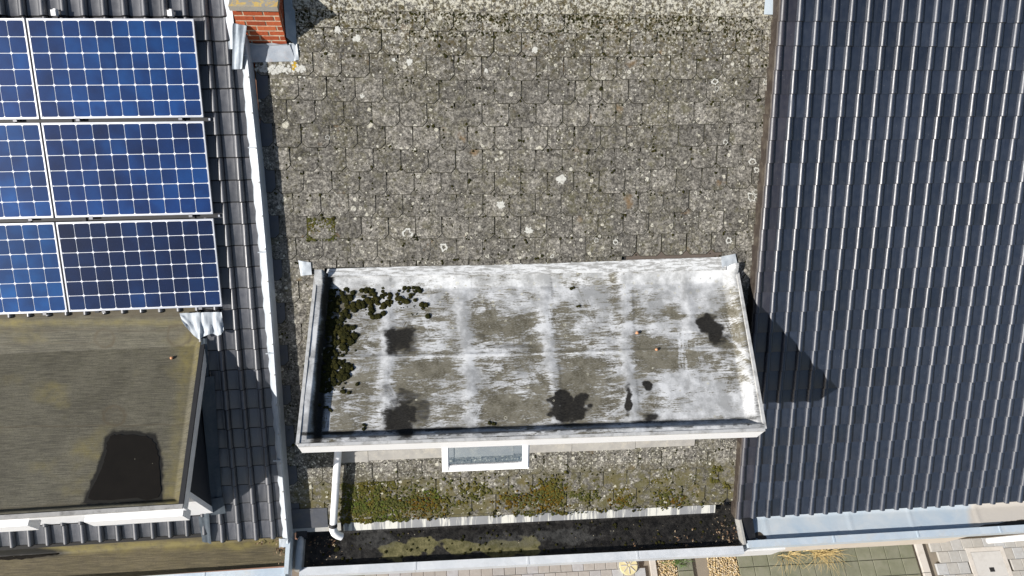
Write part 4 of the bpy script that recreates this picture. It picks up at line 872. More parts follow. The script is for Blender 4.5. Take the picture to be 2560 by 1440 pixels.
# ------------------------------------------------------------------ left dormer
ZL = 6.868
UE, YFL = -2.642, 1.655
def left_felt_material(name, a, b, c3):
    m = Mat(name, 0.75, 0, 0.4); p = m.pos(False); n = m.noise(p, 2.4, 6, 0.6, 0.4); g = m.noise(p, 11, 7, 0.68); li = m.noise(m.pos(False, (1, 26, 1)), 5, 4, 0.6); f = m.noise(p, 90, 3, 0.6)
    c = m.mix(m.mr(n, 0.32, 0.68), a, b); c = m.mix(m.mr(g, 0.5, 0.72, 0, 0.45), c, c3)
    c = m.mix(m.mr(li, 0.5, 0.60, 0, 0.5), c, tuple(x * 1.45 for x in b)); c = m.mix(m.mr(li, 0.48, 0.38, 0, 0.5), c, tuple(x * 0.4 for x in a)); c = m.mix(m.mr(f, 0.5, 0.62, 0, 0.4), c, tuple(x * 0.5 for x in a))
    c = m.mix(m.ma('MULTIPLY', m.attr('yellow'), m.mr(g, 0.35, 0.6, 0.3, 0.9)), c, (0.20, 0.165, 0.055))
    c = m.mix(m.ma('MULTIPLY', m.attr('ring'), m.mr(g, 0.3, 0.6, 0.5, 1)), c, (0.075, 0.060, 0.035))
    wet = m.mr(m.ma('ADD', m.attr('wet'), m.ma('MULTIPLY', m.ma('SUBTRACT', g, 0.5), 0.7)), 0.15, 0.75); c = m.mix(wet, c, (0.020, 0.018, 0.0135))
    return m.out(c, m.mr(wet, 0, 1, 0.7, 0.3), m.ma('ADD', li, m.ma('MULTIPLY', g, 0.6)), 0.35, 0.006)
LFELT = left_felt_material('algae_roof_felt', (0.066, 0.060, 0.041), (0.112, 0.103, 0.073), (0.060, 0.057, 0.026))
def left_dormer():
    nu, nv = 330, 250; S, T = np.meshgrid(np.linspace(0, 1, nu), np.linspace(0, 1, nv)); s, t = S.ravel(), T.ravel()
    u = -6.6 + s * (UE + 6.6); yy = YFL + t * (3.78 - YFL)
    dr = UE - u; df = yy - YFL; db = 3.78 - yy
    z = ZL - 0.05 + 0.05 * np.maximum(1 - ss(0.02, 0.10, dr), 1 - ss(0.035, 0.085, df))
    z += 0.0035 * (fbm(u * 7, yy * 7, 80, 3) - 0.5)
    z = np.maximum(z, FL.z0 + yy * math.tan(FL.pitch) + 0.012 + 0.010 * (fbm(u * 5, yy * 9, 82, 3) - 0.5))
    c, sn = math.cos(FL.yaw), math.sin(FL.yaw)
    P = np.stack([u * c - yy * sn, u * sn + yy * c, z], 1); q = to_px(P); X, Y = q[:, 0], q[:, 1]
    ring = np.zeros_like(X)
    for cx, cy, r in ((262, 846, 25), (447, 838, 30), (285, 1040, 28)):
        d = np.hypot(X - cx, (Y - cy) * 1.12) + (fbm(X / 8, Y / 8, 83, 3) - 0.5) * 9
        ring = np.maximum(ring, 0.8 * np.exp(-((d - r) / 3.5) ** 2) + 0.45 * (d < r) * fbm(X / 6, Y / 6, 84, 3))
    seam = np.exp(-((Y - (1068 - X * 0.015 + (fbm(X / 40, Y * 0, 85, 3) - 0.5) * 8)) / 1.8) ** 2) * 0.8 + np.exp(-((Y - (858 + (fbm(X / 40, Y * 0, 86, 3) - 0.5) * 8)) / 1.6) ** 2) * 0.5 * (X < 240)
    ring = np.maximum(ring, seam)
    yel = 0.4 * np.exp(-((X - 470 + (Y - 860) * 0.12) / 16) ** 2) + 0.6 * np.exp(-((Y - 806) / 9) ** 2) + 0.5 * ss(0.5, 0.72, fbm(X / 120, Y / 90, 87, 4))
    wd = np.zeros_like(X)
    poly = [(262, 1098), (285, 1078), (330, 1078), (388, 1088), (402, 1130), (407, 1180), (403, 1252), (205, 1260), (236, 1190), (256, 1140)]
    # distance to the puddle outline gives the damp rim
    inside = np.zeros(len(X), bool); dist = np.full(len(X), 1e9); j = len(poly) - 1
    for i in range(len(poly)):
        x1, y1 = poly[i]; x2, y2 = poly[j]
        cr = ((y1 > Y) != (y2 > Y)); xi = (x2 - x1) * (Y - y1) / (y2 - y1 + 1e-9) + x1; inside ^= cr & (X < xi)
        tt = np.clip(((X - x1) * (x2 - x1) + (Y - y1) * (y2 - y1)) / ((x2 - x1) ** 2 + (y2 - y1) ** 2), 0, 1)
        dist = np.minimum(dist, np.hypot(X - x1 - tt * (x2 - x1), Y - y1 - tt * (y2 - y1))); j = i
    sd = np.where(inside, -dist, dist); wd = 1 - ss(-6, 10, sd + (fbm(X / 14, Y / 14, 88, 3) - 0.5) * 10)
    edge = np.exp(-((df - 0.085) / 0.02) ** 2) * 0.5 + 0.9 * ss(800, 788, Y + (fbm(X / 30, Y / 8, 89, 3) - 0.5) * 16)
    edge = np.maximum(edge, 0.5 * np.exp(-((Y - 826 + (fbm(X / 60, Y * 0, 90, 3) - 0.5) * 10) / 3) ** 2))
    o = grid_mesh(P, nu, nv, 'dormer', LFELT, left_house, {'ring': np.maximum(ring, edge), 'yellow': yel, 'wet': wd}); return o
dormer_L = left_dormer()
fb = lambda *a: MB().fbox(FL, *a)
fb(-6.6, UE + 0.018, YFL - 0.022, YFL - 0.002, ZL - 0.13, ZL - 0.012).build('fascia', WHITE, dormer_L)
fb(-6.6, UE + 0.020, YFL - 0.030, YFL + 0.012, ZL - 0.012, ZL + 0.012).build('edge_trim', TRIM, dormer_L)
fb(UE + 0.002, UE + 0.020, YFL, 3.40, ZL - 0.15, ZL - 0.012).build('side_fascia', WHITE_D, dormer_L)
fb(UE - 0.022, UE + 0.024, YFL + 0.013, 3.42, ZL - 0.010, ZL + 0.014).build('edge_trim', RUBBER, dormer_L)
for a, b in ((-3.60, -2.66), (-5.3, -4.13)):                           # white shutter boxes under the fascia
    o = fb(a, b, YFL - 0.075, YFL + 0.02, ZL - 0.36, ZL - 0.132).build('shutter_box', WHITE, dormer_L)
    fb(a + 0.02, b - 0.02, YFL - 0.045, YFL - 0.01, ZL - 0.40, ZL - 0.362).build('shutter_slot', TRIM, dormer_L)
ywL = 1.90; uc = -2.735
z_of = lambda y: FL.z0 + y * math.tan(FL.pitch)
mb = MB(); mb.prism([FL.flat(uc, ywL + 0.002, ZL - 0.15), FL.flat(uc, ywL + 0.002, z_of(ywL) - 0.03), FL.flat(uc, (ZL - 0.15 - FL.z0) / math.tan(FL.pitch), ZL - 0.15)], FL.U * -0.06); mb.build('cheek_wall', CLAD, dormer_L)
fb(-6.6, uc, ywL - 0.06, ywL, z_of(ywL) - 0.06, ZL - 0.14).build('front_wall', WHITE, dormer_L)
fb(-6.6, UE - 0.01, YFL + 0.03, ywL + 0.2, ZL - 0.145, ZL - 0.10).build('soffit', WHITE_D, dormer_L)
for a, b in ((-3.55, -2.95), (-4.8, -4.1)):
    fb(a, b, ywL - 0.075, ywL - 0.061, z_of(ywL) + 0.4, ZL - 0.22).build('pane', GLASS, dormer_L)
# lead on the tiles along the cheek, and crumpled zinc at the top corner
sheet('cheek_flashing', [FL.pt(-2.74, 2.62, 0.045), FL.pt(-2.62, 2.62, 0.035), FL.pt(-2.56, 4.12, 0.04), FL.pt(-2.70, 4.12, 0.10)], 6, 40, 0.006, LEAD_D, dormer_L, 90)
sheet('cheek_flashing', [FL.pt(-2.76, 2.42, 0.05), FL.pt(-2.60, 2.42, 0.03), FL.pt(-2.60, 2.64, 0.05), FL.pt(-2.76, 2.64, 0.07)], 8, 8, 0.008, LEAD_D, dormer_L, 91)
sheet('lead_tongue', [FL.pt(*FL.px(511, 966), 0.055), FL.pt(*FL.px(527, 955), 0.055), FL.pt(*FL.px(521, 842), 0.055), FL.pt(*FL.px(508, 842), 0.075)], 8, 26, 0.006, LEAD_D, dormer_L, 92)
def top_flap():
    # crumpled zinc draped over the corner: left half lies on the felt, right half on the tiles
    cols = [(449, 783, 455, 802), (466, 782, 470, 822), (480, 782, 484, 838), (493, 781, 497, 848), (501, 781, 503, 846), (506, 781, 508, 842), (516, 780, 520, 836), (527, 780, 532, 834), (538, 780, 544, 839), (548, 780, 553, 836), (554, 780, 560, 826)]
    V = []; F = []; ny = 10; nx = 31
    for j in range(ny):
        for i in range(nx):
            f = i / (nx - 1) * (len(cols) - 1); k = min(int(f), len(cols) - 2); a = f - k
            c = [cols[k][m] * (1 - a) + cols[k + 1][m] * a for m in range(4)]; t = j / (ny - 1); x = c[0] * (1 - t) + c[2] * t; y = c[1] * (1 - t) + c[3] * t
            fold = 0.010 * math.sin(i * 0.8 + 0.9 * math.sin(j * 0.7)) + 0.034 * (vn(np.array([i * 0.8]), np.array([j * 0.6]), 77)[0] - 0.5)
            V.append(FL.pt(*FL.px(x, y, 0.07 + fold * 0.5), 0.075 + fold * (0.3 + 0.7 * t)))
    for j in range(ny - 1):
        for i in range(nx - 1): F.append((j * nx + i, (j + 1) * nx + i, (j + 1) * nx + i + 1, j * nx + i + 1))
    n = len(V); mb = MB(); mb.add(V + [p - FL.N * 0.003 for p in V], F + [tuple(i + n for i in f)[::-1] for f in F]); mb.build('corner_flap', ZINC, dormer_L, smooth=True)
top_flap()
# left gutter
GL = left_felt_material('algae_gutter_felt', (0.072, 0.059, 0.036), (0.120, 0.098, 0.056), (0.060, 0.049, 0.026))
def left_gutter():
    nu, nv = 260, 40; S, T = np.meshgrid(np.linspace(0, 1, nu), np.linspace(0, 1, nv)); s, t = S.ravel(), T.ravel()
    u = -6.6 + s * (-1.94 + 6.6); yy = 1.255 + t * (1.70 - 1.255); z = 5.115 + 0.006 * (fbm(u * 4, yy * 6, 93, 3) - 0.5) + 0.10 * ss(1.56, 1.69, yy)
    c, sn = math.cos(FL.yaw), math.sin(FL.yaw); P = np.stack([u * c - yy * sn, u * sn + yy * c, z], 1); q = to_px(P); X, Y = q[:, 0], q[:, 1]
    w = (fbm(X / 50, Y / 20, 94, 4) - 0.5) * 26
    yel = 1.0 * np.exp(-((Y - (1374 - 0.02 * X) + w) / 10) ** 2) * ss(60, 160, X) + 0.15
    wet = 1 - ss(-0.2, 0.5, np.sqrt(np.maximum((X - 20) / 130, 0) ** 2 + ((Y - 1382) / 15) ** 2) - 0.9 + w * 0.012)
    ring = 0.7 * np.exp(-((Y - (1352 - 0.02 * X)) / 7) ** 2) + 0.6 * np.exp(-(np.hypot(X - 515, Y - 1370) / 12) ** 2)
    return grid_mesh(P, nu, nv, 'gutter', GL, left_house, {'yellow': yel, 'wet': wet, 'ring': ring})
gut_L = left_gutter()
capping(left_house, 'gutter_edge', ZINC_B, [tuple(FL.flat(-6.6, 1.268, 0))[:2], tuple(FL.flat(-1.93, 1.226, 0))[:2]], 0.10, 4.98, 5.20, 5)
o = MB().fbox(FL, -1.945, -1.895, 1.15, 1.56, 5.0, 5.225).build('gutter_end', ZINC_B, left_house)
sheet('flashing_foot', [FL.pt(-2.03, 1.93, 0.02), FL.pt(-1.91, 1.93, 0.02), FL.pt(-1.91, 2.05, 0.04), FL.pt(-2.02, 2.05, 0.03)], 8, 6, 0.01, ZINC, left_house, 99)
mb = MB(); mb.box((-8.5, 1.30, 4.75), (-1.96, 1.84, 5.05)); mb.build('cornice', WHITE_D, left_house)
sheet('tile_flashing', [FL.pt(-2.90, 2.07, 0.02), FL.pt(-2.80, 2.04, 0.02), FL.pt(-2.78, 2.46, 0.05), FL.pt(-2.91, 2.40, 0.04)], 10, 12, 0.012, LEAD_D, left_house, 96)
sheet('tile_flashing', [FL.pt(-4.10, 2.36, 0.03), FL.pt(-3.60, 2.36, 0.03), FL.pt(-3.60, 2.50, 0.06), FL.pt(-4.10, 2.50, 0.06)], 24, 6, 0.012, LEAD_D, left_house, 97)

# ------------------------------------------------------------------ solar panels and rails
RW = 0.095
rails = []
def cell_mesh():
    h = 0.0749; c = 0.016; pts = []
    for sx, sy in ((1, -1), (1, 1), (-1, 1), (-1, -1)):
        a = [(sx * h, sy * (h - c)), (sx * (h - c * 0.29), sy * (h - c * 0.29)), (sx * (h - c), sy * h)]
        pts += a if sx * sy > 0 else a[::-1]
    me = mesh_from('solar_cell', [(x, y, 0.0) for x, y in pts] + [(x, y, 0.0015) for x, y in pts], [tuple(range(12, 24))] + [(i, (i + 1) % 12, 12 + (i + 1) % 12, 12 + i) for i in range(12)], CELL)
    return me
CM = cell_mesh()
PW, PH, PITCH = 1.582, 0.962, 0.1556
labels = {(0, 0): 'top right solar panel, below the two white brackets on the tiles', (0, 1): 'middle right solar panel of the stack beside the tile strip', (0, 2): 'bottom right solar panel with darkest navy cells above the felt dormer roof', (1, 0): 'top left solar panel cut off by the picture edge', (1, 1): 'middle left solar panel cut off by the picture edge', (1, 2): 'bottom left solar panel with brightest blue cells, cut off by the picture edge'}
tops = [7.903, 6.902, 5.892]
colr = {(0, 0): (1.0, 1.0, 1.0), (0, 1): (0.85, 0.85, 0.9), (0, 2): (0.62, 0.40, 0.42), (1, 0): (0.9, 0.9, 0.95), (1, 1): (1.1, 1.2, 1.15), (1, 2): (1.1, 1.45, 1.3)}
for c in range(2):
    for r in range(3):
        u1 = -2.376 - c * 1.602 - r * 0.003; u0 = u1 - PW; v1 = tops[r]; v0 = v1 - PH
        t = empty('solar_panel', FL.pt((u0 + u1) / 2, (v0 + v1) / 2, RW - 0.035), label=labels[(c, r)], cat='solar panel', group='solar panels on the left roof')
        fw = 0.014; mb = MB()
        for a in ((u0, u1, v0, v0 + fw), (u0, u1, v1 - fw, v1), (u0, u0 + fw, v0 + fw, v1 - fw), (u1 - fw, u1, v0 + fw, v1 - fw)): mb.rbox(FL, *a, RW - 0.035, RW)
        mb.build('frame', ALU, t)
        mb = MB(); mb.rbox(FL, u0 + fw, u1 - fw, v0 + fw, v1 - fw, RW - 0.012, RW - 0.004); mb.build('backsheet', BACKSHEET, t)
        cu, cv = (u0 + u1) / 2, (v0 + v1) / 2
        for i in range(10):
            for j in range(6):
                ce = link('solar_cell', CM, FL.mat(cu + (i - 4.5) * PITCH, cv + (j - 2.5) * PITCH * 0.994, RW - 0.0035), t)
                k = 1 + 0.25 * (j == 0) - 0.10 * (j > 3) + random.uniform(-0.07, 0.07) + 0.06 * math.sin(i * 0.9 + r * 2)
                cc = colr[(c, r)]; ce.color = (cc[0] * k, cc[1] * k, cc[2] * k, 1)
        for uu in (u0 + 0.35, u1 - 0.23):
            mb = MB(); mb.rbox(FL, uu - 0.018, uu + 0.018, v0 - 0.026, v0 + 0.006, RW - 0.03, RW + 0.002); mb.build('clamp', ALU_D, t)
BR_W = simple('white_bracket', (0.8, 0.8, 0.8), 0.4, 0.1, 0.03)
rl = {(-2.60): 'aluminium rail under the right solar panels, right one with white bracket', (-3.70): 'aluminium rail under the right solar panels, left one with white bracket', (-4.25): 'aluminium rail under the left solar panels near the picture edge'}
for uu, lb in rl.items():
    t = empty('mounting_rail', FL.pt(uu, 6.4, 0.02), label=lb, cat='rail', group='solar mounting rails')
    mb = MB(); mb.rbox(FL, uu - 0.02, uu + 0.02, 4.90, 7.95, 0.015, RW - 0.037); mb.build('rail_bar', RUBBER, t)
    if uu > -4: mb = MB(); mb.rbox(FL, uu - 0.022, uu + 0.022, 7.93, 7.985, 0.028, RW + 0.0); mb.rbox(FL, uu - 0.012, uu + 0.012, 7.985, 8.0, 0.005, RW - 0.03); mb.build('bracket', BR_W, t)
for v, lb in ((6.92, 'horizontal black rail showing in the upper gap between solar panels'), (5.915, 'horizontal black rail showing in the lower gap between solar panels')):
    t = empty('mounting_rail', FL.pt(-3.4, v, 0.02), label=lb, cat='rail', group='solar mounting rails')
    mb = MB(); mb.rbox(FL, -5.5, -2.345, v - 0.018, v + 0.018, 0.02, RW - 0.05); mb.build('rail_bar', RUBBER, t)
    mb = MB(); mb.rbox(FL, -2.344, -2.325, v - 0.012, v + 0.012, 0.022, RW - 0.052); mb.build('end_cap', ALU, t)

# ------------------------------------------------------------------ puddles
def puddle(pts, z, label, name='puddle'):
    P = [hit(x, y, (0, 0, z), Vector((0, 0, 1))) for x, y in pts]
    # smooth closed outline
    n = len(P); out_ = []
    for i in range(n):
        p0, p1, p2, p3 = P[i - 1], P[i], P[(i + 1) % n], P[(i + 2) % n]
        for k in range(6):
            t = k / 6; jx = Vector((rng.normal(0, 0.006), rng.normal(0, 0.006), 0)); out_.append(jx + 0.5 * ((2 * p1) + (p2 - p0) * t + (2 * p0 - 5 * p1 + 4 * p2 - p3) * t * t + (3 * p1 - p0 - 3 * p2 + p3) * t ** 3))
    c = sum(out_, Vector()) / len(out_)
    V = [c + Vector((0, 0, 0.002))] + [p + Vector((0, 0, 0.002)) for p in out_]
    mb = MB(); mb.add(V, [(0, i + 1, (i + 1) % len(out_) + 1) for i in range(len(out_))]); o = mb.build(name, PUDDLE, None, smooth=True, base=1); tag(o, label, 'puddle'); return o
puddle([(268, 1104), (290, 1088), (330, 1088), (380, 1097), (394, 1130), (399, 1180), (395, 1240), (330, 1246), (225, 1248), (246, 1190), (264, 1140)], ZL - 0.0475, 'dark rain puddle on the olive felt dormer roof')
puddle([(-60, 1371), (30, 1368), (80, 1368), (130, 1374), (148, 1384), (110, 1392), (40, 1398), (-60, 1398)], 5.1195, 'dark puddle at the left end of the left gutter')

# ------------------------------------------------------------------ moss, lichen and litter
def ico():
    t = (1 + 5 ** 0.5) / 2; v = [(-1, t, 0), (1, t, 0), (-1, -t, 0), (1, -t, 0), (0, -1, t), (0, 1, t), (0, -1, -t), (0, 1, -t), (t, 0, -1), (t, 0, 1), (-t, 0, -1), (-t, 0, 1)]
    f = [(0, 11, 5), (0, 5, 1), (0, 1, 7), (0, 7, 10), (0, 10, 11), (1, 5, 9), (5, 11, 4), (11, 10, 2), (10, 7, 6), (7, 1, 8), (3, 9, 4), (3, 4, 2), (3, 2, 6), (3, 6, 8), (3, 8, 9), (4, 9, 5), (2, 4, 11), (6, 2, 10), (8, 6, 7), (9, 8, 1)]
    v = [np.array(p) / np.linalg.norm(p) for p in v]; cache = {}; f2 = []
    def mid(a, b):
        k = (min(a, b), max(a, b))
        if k not in cache: p = v[a] + v[b]; v.append(p / np.linalg.norm(p)); cache[k] = len(v) - 1
        return cache[k]
    for a, b, c in f:
        ab, bc, ca = mid(a, b), mid(b, c), mid(c, a); f2 += [(a, ab, ca), (b, bc, ab), (c, ca, bc), (ab, bc, ca)]
    return np.array(v), np.array(f2)
IV, IF = ico()
def subdiv(V, F):
    V = [v for v in V]; cache = {}; f2 = []
    def mid(a, b):
        k = (min(a, b), max(a, b))
        if k not in cache: p = V[a] + V[b]; V.append(p / np.linalg.norm(p)); cache[k] = len(V) - 1
        return cache[k]
    for a, b, c in F:
        ab, bc, ca = mid(a, b), mid(b, c), mid(c, a); f2 += [(a, ab, ca), (b, bc, ab), (c, ca, bc), (ab, bc, ca)]
    return np.array(V), np.array(f2)
IV2, IF2 = subdiv(IV, IF)
class Blobs:
    def __init__(s): s.V = []; s.F = []; s.n = 0
    def add(s, c, N, r, sq=0.6, el=1.0, fine=False):
        IV_, IF_ = (IV2, IF2) if fine else (IV, IF)
        N = np.array(N); a = np.cross(N, [0.3, 0.9, 0.1]); a /= np.linalg.norm(a); b = np.cross(N, a); th = rng.uniform(0, 6.28)
        a, b = a * math.cos(th) + b * math.sin(th), b * math.cos(th) - a * math.sin(th)
        k = rng.uniform(0.82, 1.16, (len(IV_), 1)) if fine else rng.uniform(0.75, 1.2, (len(IV_), 1)); q = IV_ * k * r
        s.V.append(np.array(c) + q[:, :1] * a * el + q[:, 1:2] * b + q[:, 2:] * N * sq); s.F.append(IF_ + s.n); s.n += len(IV_)
    def build(s, name, mat, label, cat='moss'):
        o = heavy_mesh(name, np.concatenate(s.V), np.concatenate(s.F), mat, None, True); tag(o, label, cat, kind='stuff'); return o
UPN = (0, 0, 1)
# moss cushions on the flat dormer roof, thickest in its shaded back corner
bm_ = Blobs()
def dz(x, y, z=ZD - 0.125): return hit(x, y, (0, 0, z), Vector((0, 0, 1)))
cl = [(825, 712), (826, 720), (862, 712), (870, 718), (855, 720), (893, 698), (898, 708), (905, 720), (888, 712), (925, 713), (930, 722), (918, 718), (955, 697), (995, 712), (1005, 706), (1015, 716), (1025, 712), (1040, 717), (1028, 728), (835, 745), (842, 755), (830, 755), (862, 742), (866, 750), (880, 742), (912, 752), (918, 760), (925, 742), (935, 758), (942, 768), (930, 765), (975, 742), (985, 738), (978, 755), (992, 750), (1012, 750), (1022, 745), (1008, 756), (838, 770), (830, 768), (870, 765), (890, 767), (897, 772), (902, 764), (858, 783), (866, 788), (830, 784), (840, 800), (830, 810), (850, 808), (955, 728), (962, 745), (945, 748), (937, 790), (930, 786), (958, 780), (832, 826), (840, 832), (850, 830), (858, 838), (868, 828), (876, 822), (882, 838), (885, 848), (878, 852), (860, 852), (850, 858), (842, 850), (838, 866), (850, 872), (862, 868), (872, 862), (845, 842), (855, 822), (868, 845), (1054, 774), (830, 892), (828, 905), (840, 905), (835, 915), (826, 912), (877, 914), (862, 913), (850, 930), (858, 928), (825, 932), (832, 940), (828, 950), (824, 925), (862, 945), (850, 948), (895, 960), (1342, 684), (1378, 688), (1436, 683), (1428, 719), (1446, 767), (1140, 718), (1352, 690), (912, 1065), (910, 1072), (1225, 1055), (1235, 1058), (800, 1012), (815, 1020), (825, 1026)]
for x, y in cl:
    big = x < 1060 and y < 960
    for k in range(rng.integers(3, 6) if big else 2):
        dx, dy = rng.normal(0, 6.5 if big else 2, 2); p = dz(x + dx, y + dy); r = rng.uniform(0.014, 0.036) if big else rng.uniform(0.012, 0.020)
        bm_.add((p.x, p.y, p.z + r * 0.15), UPN, r, 0.55, 1.0, True)
for k in range(330):
    x = 800 + abs(rng.normal(0, 34)); y = rng.uniform(700, 985)
    if x < 802 + (900 - y) * 0.03: continue
    p = dz(x, y); r = rng.uniform(0.008, 0.026); bm_.add((p.x, p.y, p.z + r * 0.1), UPN, r, 0.5, 1.0, True)
for k in range(90):
    p = dz(rng.uniform(900, 1060), rng.uniform(700, 790)); r = rng.uniform(0.004, 0.010); bm_.add((p.x, p.y, p.z + r * 0.2), UPN, r, 0.6)
bm_.build('moss', MOSS_D, 'dark olive moss cushions in the back corner of the painted dormer roof')
# mossy lower slates
bg = Blobs(); NC = np.array(FC.N)
def slate_pt(u, v, w): return np.array(FC.pt(u, v, w))
Xs = rng.uniform(855, 1745, 40000); Ys = rng.uniform(1175, 1312, 40000)
dens = fbm(Xs / 46, Ys / 34, 101, 4); tilt = (Xs - 855) * 0.046
yy_ = Ys + tilt * 0.75
env = ss(1178, 1225, yy_) * ss(1318, 1300, yy_) * (0.55 + 0.45 * ss(1060, 960, Xs)); fine = fbm(Xs / 12, Ys / 12, 102, 3)
prob = np.clip((dens * env + 0.10 * ss(1230, 1270, yy_) * env + (fine - 0.5) * 0.25 - 0.30) * 4.6, 0, 1)
sel = rng.uniform(0, 1, len(Xs)) < prob * 0.42
print('moss blobs', sel.sum())
for x, y in zip(Xs[sel], Ys[sel]):
    u, v = FC.px(float(x), float(y)); r = rng.uniform(0.004, 0.015) * (1.6 if rng.uniform() < 0.1 else 1); bg.add(slate_pt(u, v, 0.016 + r * 0.05), NC, r, 0.35)
for cx, cy, n, s in ((1790, 1172, 26, 9), (1783, 1200, 20, 7), (1810, 1214, 14, 9), (1275, 1245, 40, 18), (1370, 1235, 130, 24), (1375, 1210, 70, 20), (1085, 1262, 60, 22), (925, 1268, 330, 40), (1010, 1255, 200, 40), (1180, 1225, 90, 30), (1470, 1240, 40, 12), (1560, 1250, 40, 14), (1670, 1245, 90, 26)):
    for k in range(n):
        x, y = cx + rng.normal(0, s), cy + rng.normal(0, s * 0.55); u, v = FC.px(x, y)
        if v < 2.235 or v > 3.0: continue
        r = rng.uniform(0.007, 0.022); bg.add(slate_pt(u, v, 0.02 + r * 0.15), NC, r, 0.55)
MOSS_O = moss_material('rusty_moss', (0.17, 0.105, 0.016), (0.22, 0.14, 0.018), (0.11, 0.055, 0.012))
MOSS_Y = moss_material('fresh_moss', (0.12, 0.16, 0.030), (0.17, 0.19, 0.035), (0.17, 0.14, 0.03))
for mt_, lb_, spots_ in ((MOSS_O, 'rusty orange brown moss clumps among the green moss above the gutter', ((1372, 1228, 150, 20), (1370, 1255, 90, 20), (1055, 1262, 150, 26), (1280, 1250, 90, 22), (1545, 1252, 40, 12), (1690, 1250, 40, 12))), (MOSS_Y, 'fresh bright green moss patch near the white downpipe', ((915, 1262, 170, 26), (960, 1285, 110, 24), (1085, 1235, 40, 12)))):
    bo = Blobs()
    for cx, cy, n, sd_ in spots_:
        for k in range(n):
            x, y = cx + rng.normal(0, sd_), cy + rng.normal(0, sd_ * 0.55); u, v = FC.px(x, y)
            if v < 2.235 or v > 3.0: continue
            r = rng.uniform(0.006, 0.018); bo.add(slate_pt(u, v, 0.021 + r * 0.1), NC, r, 0.5)
    bo.build('moss', mt_, lb_)
bg.build('moss', MOSS_G, 'olive green moss carpet spread along the slates above the gutter')
# small cushions scattered over the upper slates, mostly along the joints
bs = Blobs()
def on_dormer(u, v): return DU0 - 0.06 < u < DU1 + 0.06 and DVF - 0.1 < v < DVB
for (u, v) in slate_spots:
    for k in range(rng.poisson(3.6)):
        uu = u + rng.choice([-1, 1]) * SW / 2 + rng.normal(0, 0.012) if rng.uniform() < 0.45 else u + rng.uniform(-0.14, 0.14); vv = v + rng.uniform(0.0, 0.24)
        if rng.uniform() < 0.3: vv = v - 0.006
        if on_dormer(uu, vv) or uu > 3.64 or uu < -1.9 or vv > 8.1: continue
        r = rng.uniform(0.005, 0.016) * (1.5 if rng.uniform() < 0.12 else 1)
        for q in range(rng.integers(1, 3)): bs.add(slate_pt(uu + rng.normal(0, r), vv + rng.normal(0, r * 1.2), 0.017 - 0.011 * (vv - v) / SL + 0.003), NC, r * rng.uniform(0.7, 1), 0.4)
for k in range(1300):                                                   # thick growth under the ridge
    uu = rng.uniform(-1.5, 3.6); vv = 8.165 - abs(rng.normal(0, 0.13)); r = rng.uniform(0.005, 0.014); bs.add(slate_pt(uu, vv, 0.016), NC, r, 0.5)
bs.build('moss', MOSS_D, 'small dark moss cushions dotted over the joints of the grey slates')
bq = Blobs()                                                           # the one slate covered with moss
for k in range(620):
    x, y = rng.uniform(768, 842), rng.uniform(545, 602); e = min(x - 768, 842 - x)
    if e > 20 and rng.uniform() < 0.55: continue
    u, v = FC.px(x, y); r = rng.uniform(0.006, 0.014); bq.add(slate_pt(u, v, 0.014), NC, r, 0.5)
bq.build('moss', MOSS_G, 'square green moss mat covering one slate near the zinc verge')
bt = Blobs()                                                           # cushions and slime in the middle gutter
for k in range(170):
    x = rng.uniform(780, 1850); y = rng.uniform(1312, 1400) - (x - 1280) * 0.04; p = hit(x, y, (0, 0, 4.918), Vector((0, 0, 1)))
    if not 1.25 < p.y < 1.60: continue
    r = rng.uniform(0.006, 0.020) * (1.5 if x < 860 else 1); bt.add((p.x, p.y, p.z), UPN, r, 0.5)
bt.build('moss', MOSS_D, 'wet dark moss tufts growing in the black gutter felt')
# large pale lichen rosettes
LICH = simple('pale_lichen', (0.50, 0.50, 0.46), 0.95, 0, 0.2, 60, 0.5, dirt=(0.2, 0.19, 0.16), dirt_amt=0.7)
lv = []; lf = []; ln_ = 0
for x, y, r, ring in [(1402, 448, 12, 0), (1252, 512, 11, 0), (1322, 578, 12, 0), (845, 76, 10, 0), (893, 97, 10, 0), (1336, 125, 8, 0), (1024, 155, 9, 0), (1880, 405, 10, 1), (1890, 425, 8, 1), (1877, 492, 12, 1), (1888, 480, 8, 1), (1018, 583, 14, 1), (1786, 204, 9, 1), (1790, 222, 6, 1), (905, 245, 9, 0), (1912, 205, 7, 1), (1110, 617, 11, 1), (1920, 190, 6, 1), (742, 118, 9, 1), (820, 343, 6, 1), (1812, 355, 7, 1), (1538, 605, 8, 1), (1820, 600, 9, 1), (1380, 640, 5, 1), (1490, 600, 6, 1), (1215, 178, 6, 0), (985, 150, 5, 0)]:
    n = 22; base = ln_; rr = [r * rng.uniform(0.62, 1.2) for _ in range(n)]; inner = rng.uniform(0.5, 0.8) if ring else 0.0
    for k in range(n):
        for q in (1.0, inner):
            u, v = FC.px(x + math.cos(k * 6.283 / n) * rr[k] * q, y + math.sin(k * 6.283 / n) * rr[k] * q); lv.append(slate_pt(u, v, 0.0215 if q else 0.0222)); ln_ += 1
    for k in range(n): a, b = base + 2 * k, base + 2 * ((k + 1) % n); lf.append((a, b, b + 1, a + 1))
heavy = heavy_mesh('lichen', np.array(lv), np.array(lf), LICH, None, False); tag(heavy, 'large pale lichen rosettes on the grey slates', 'lichen', kind='stuff')
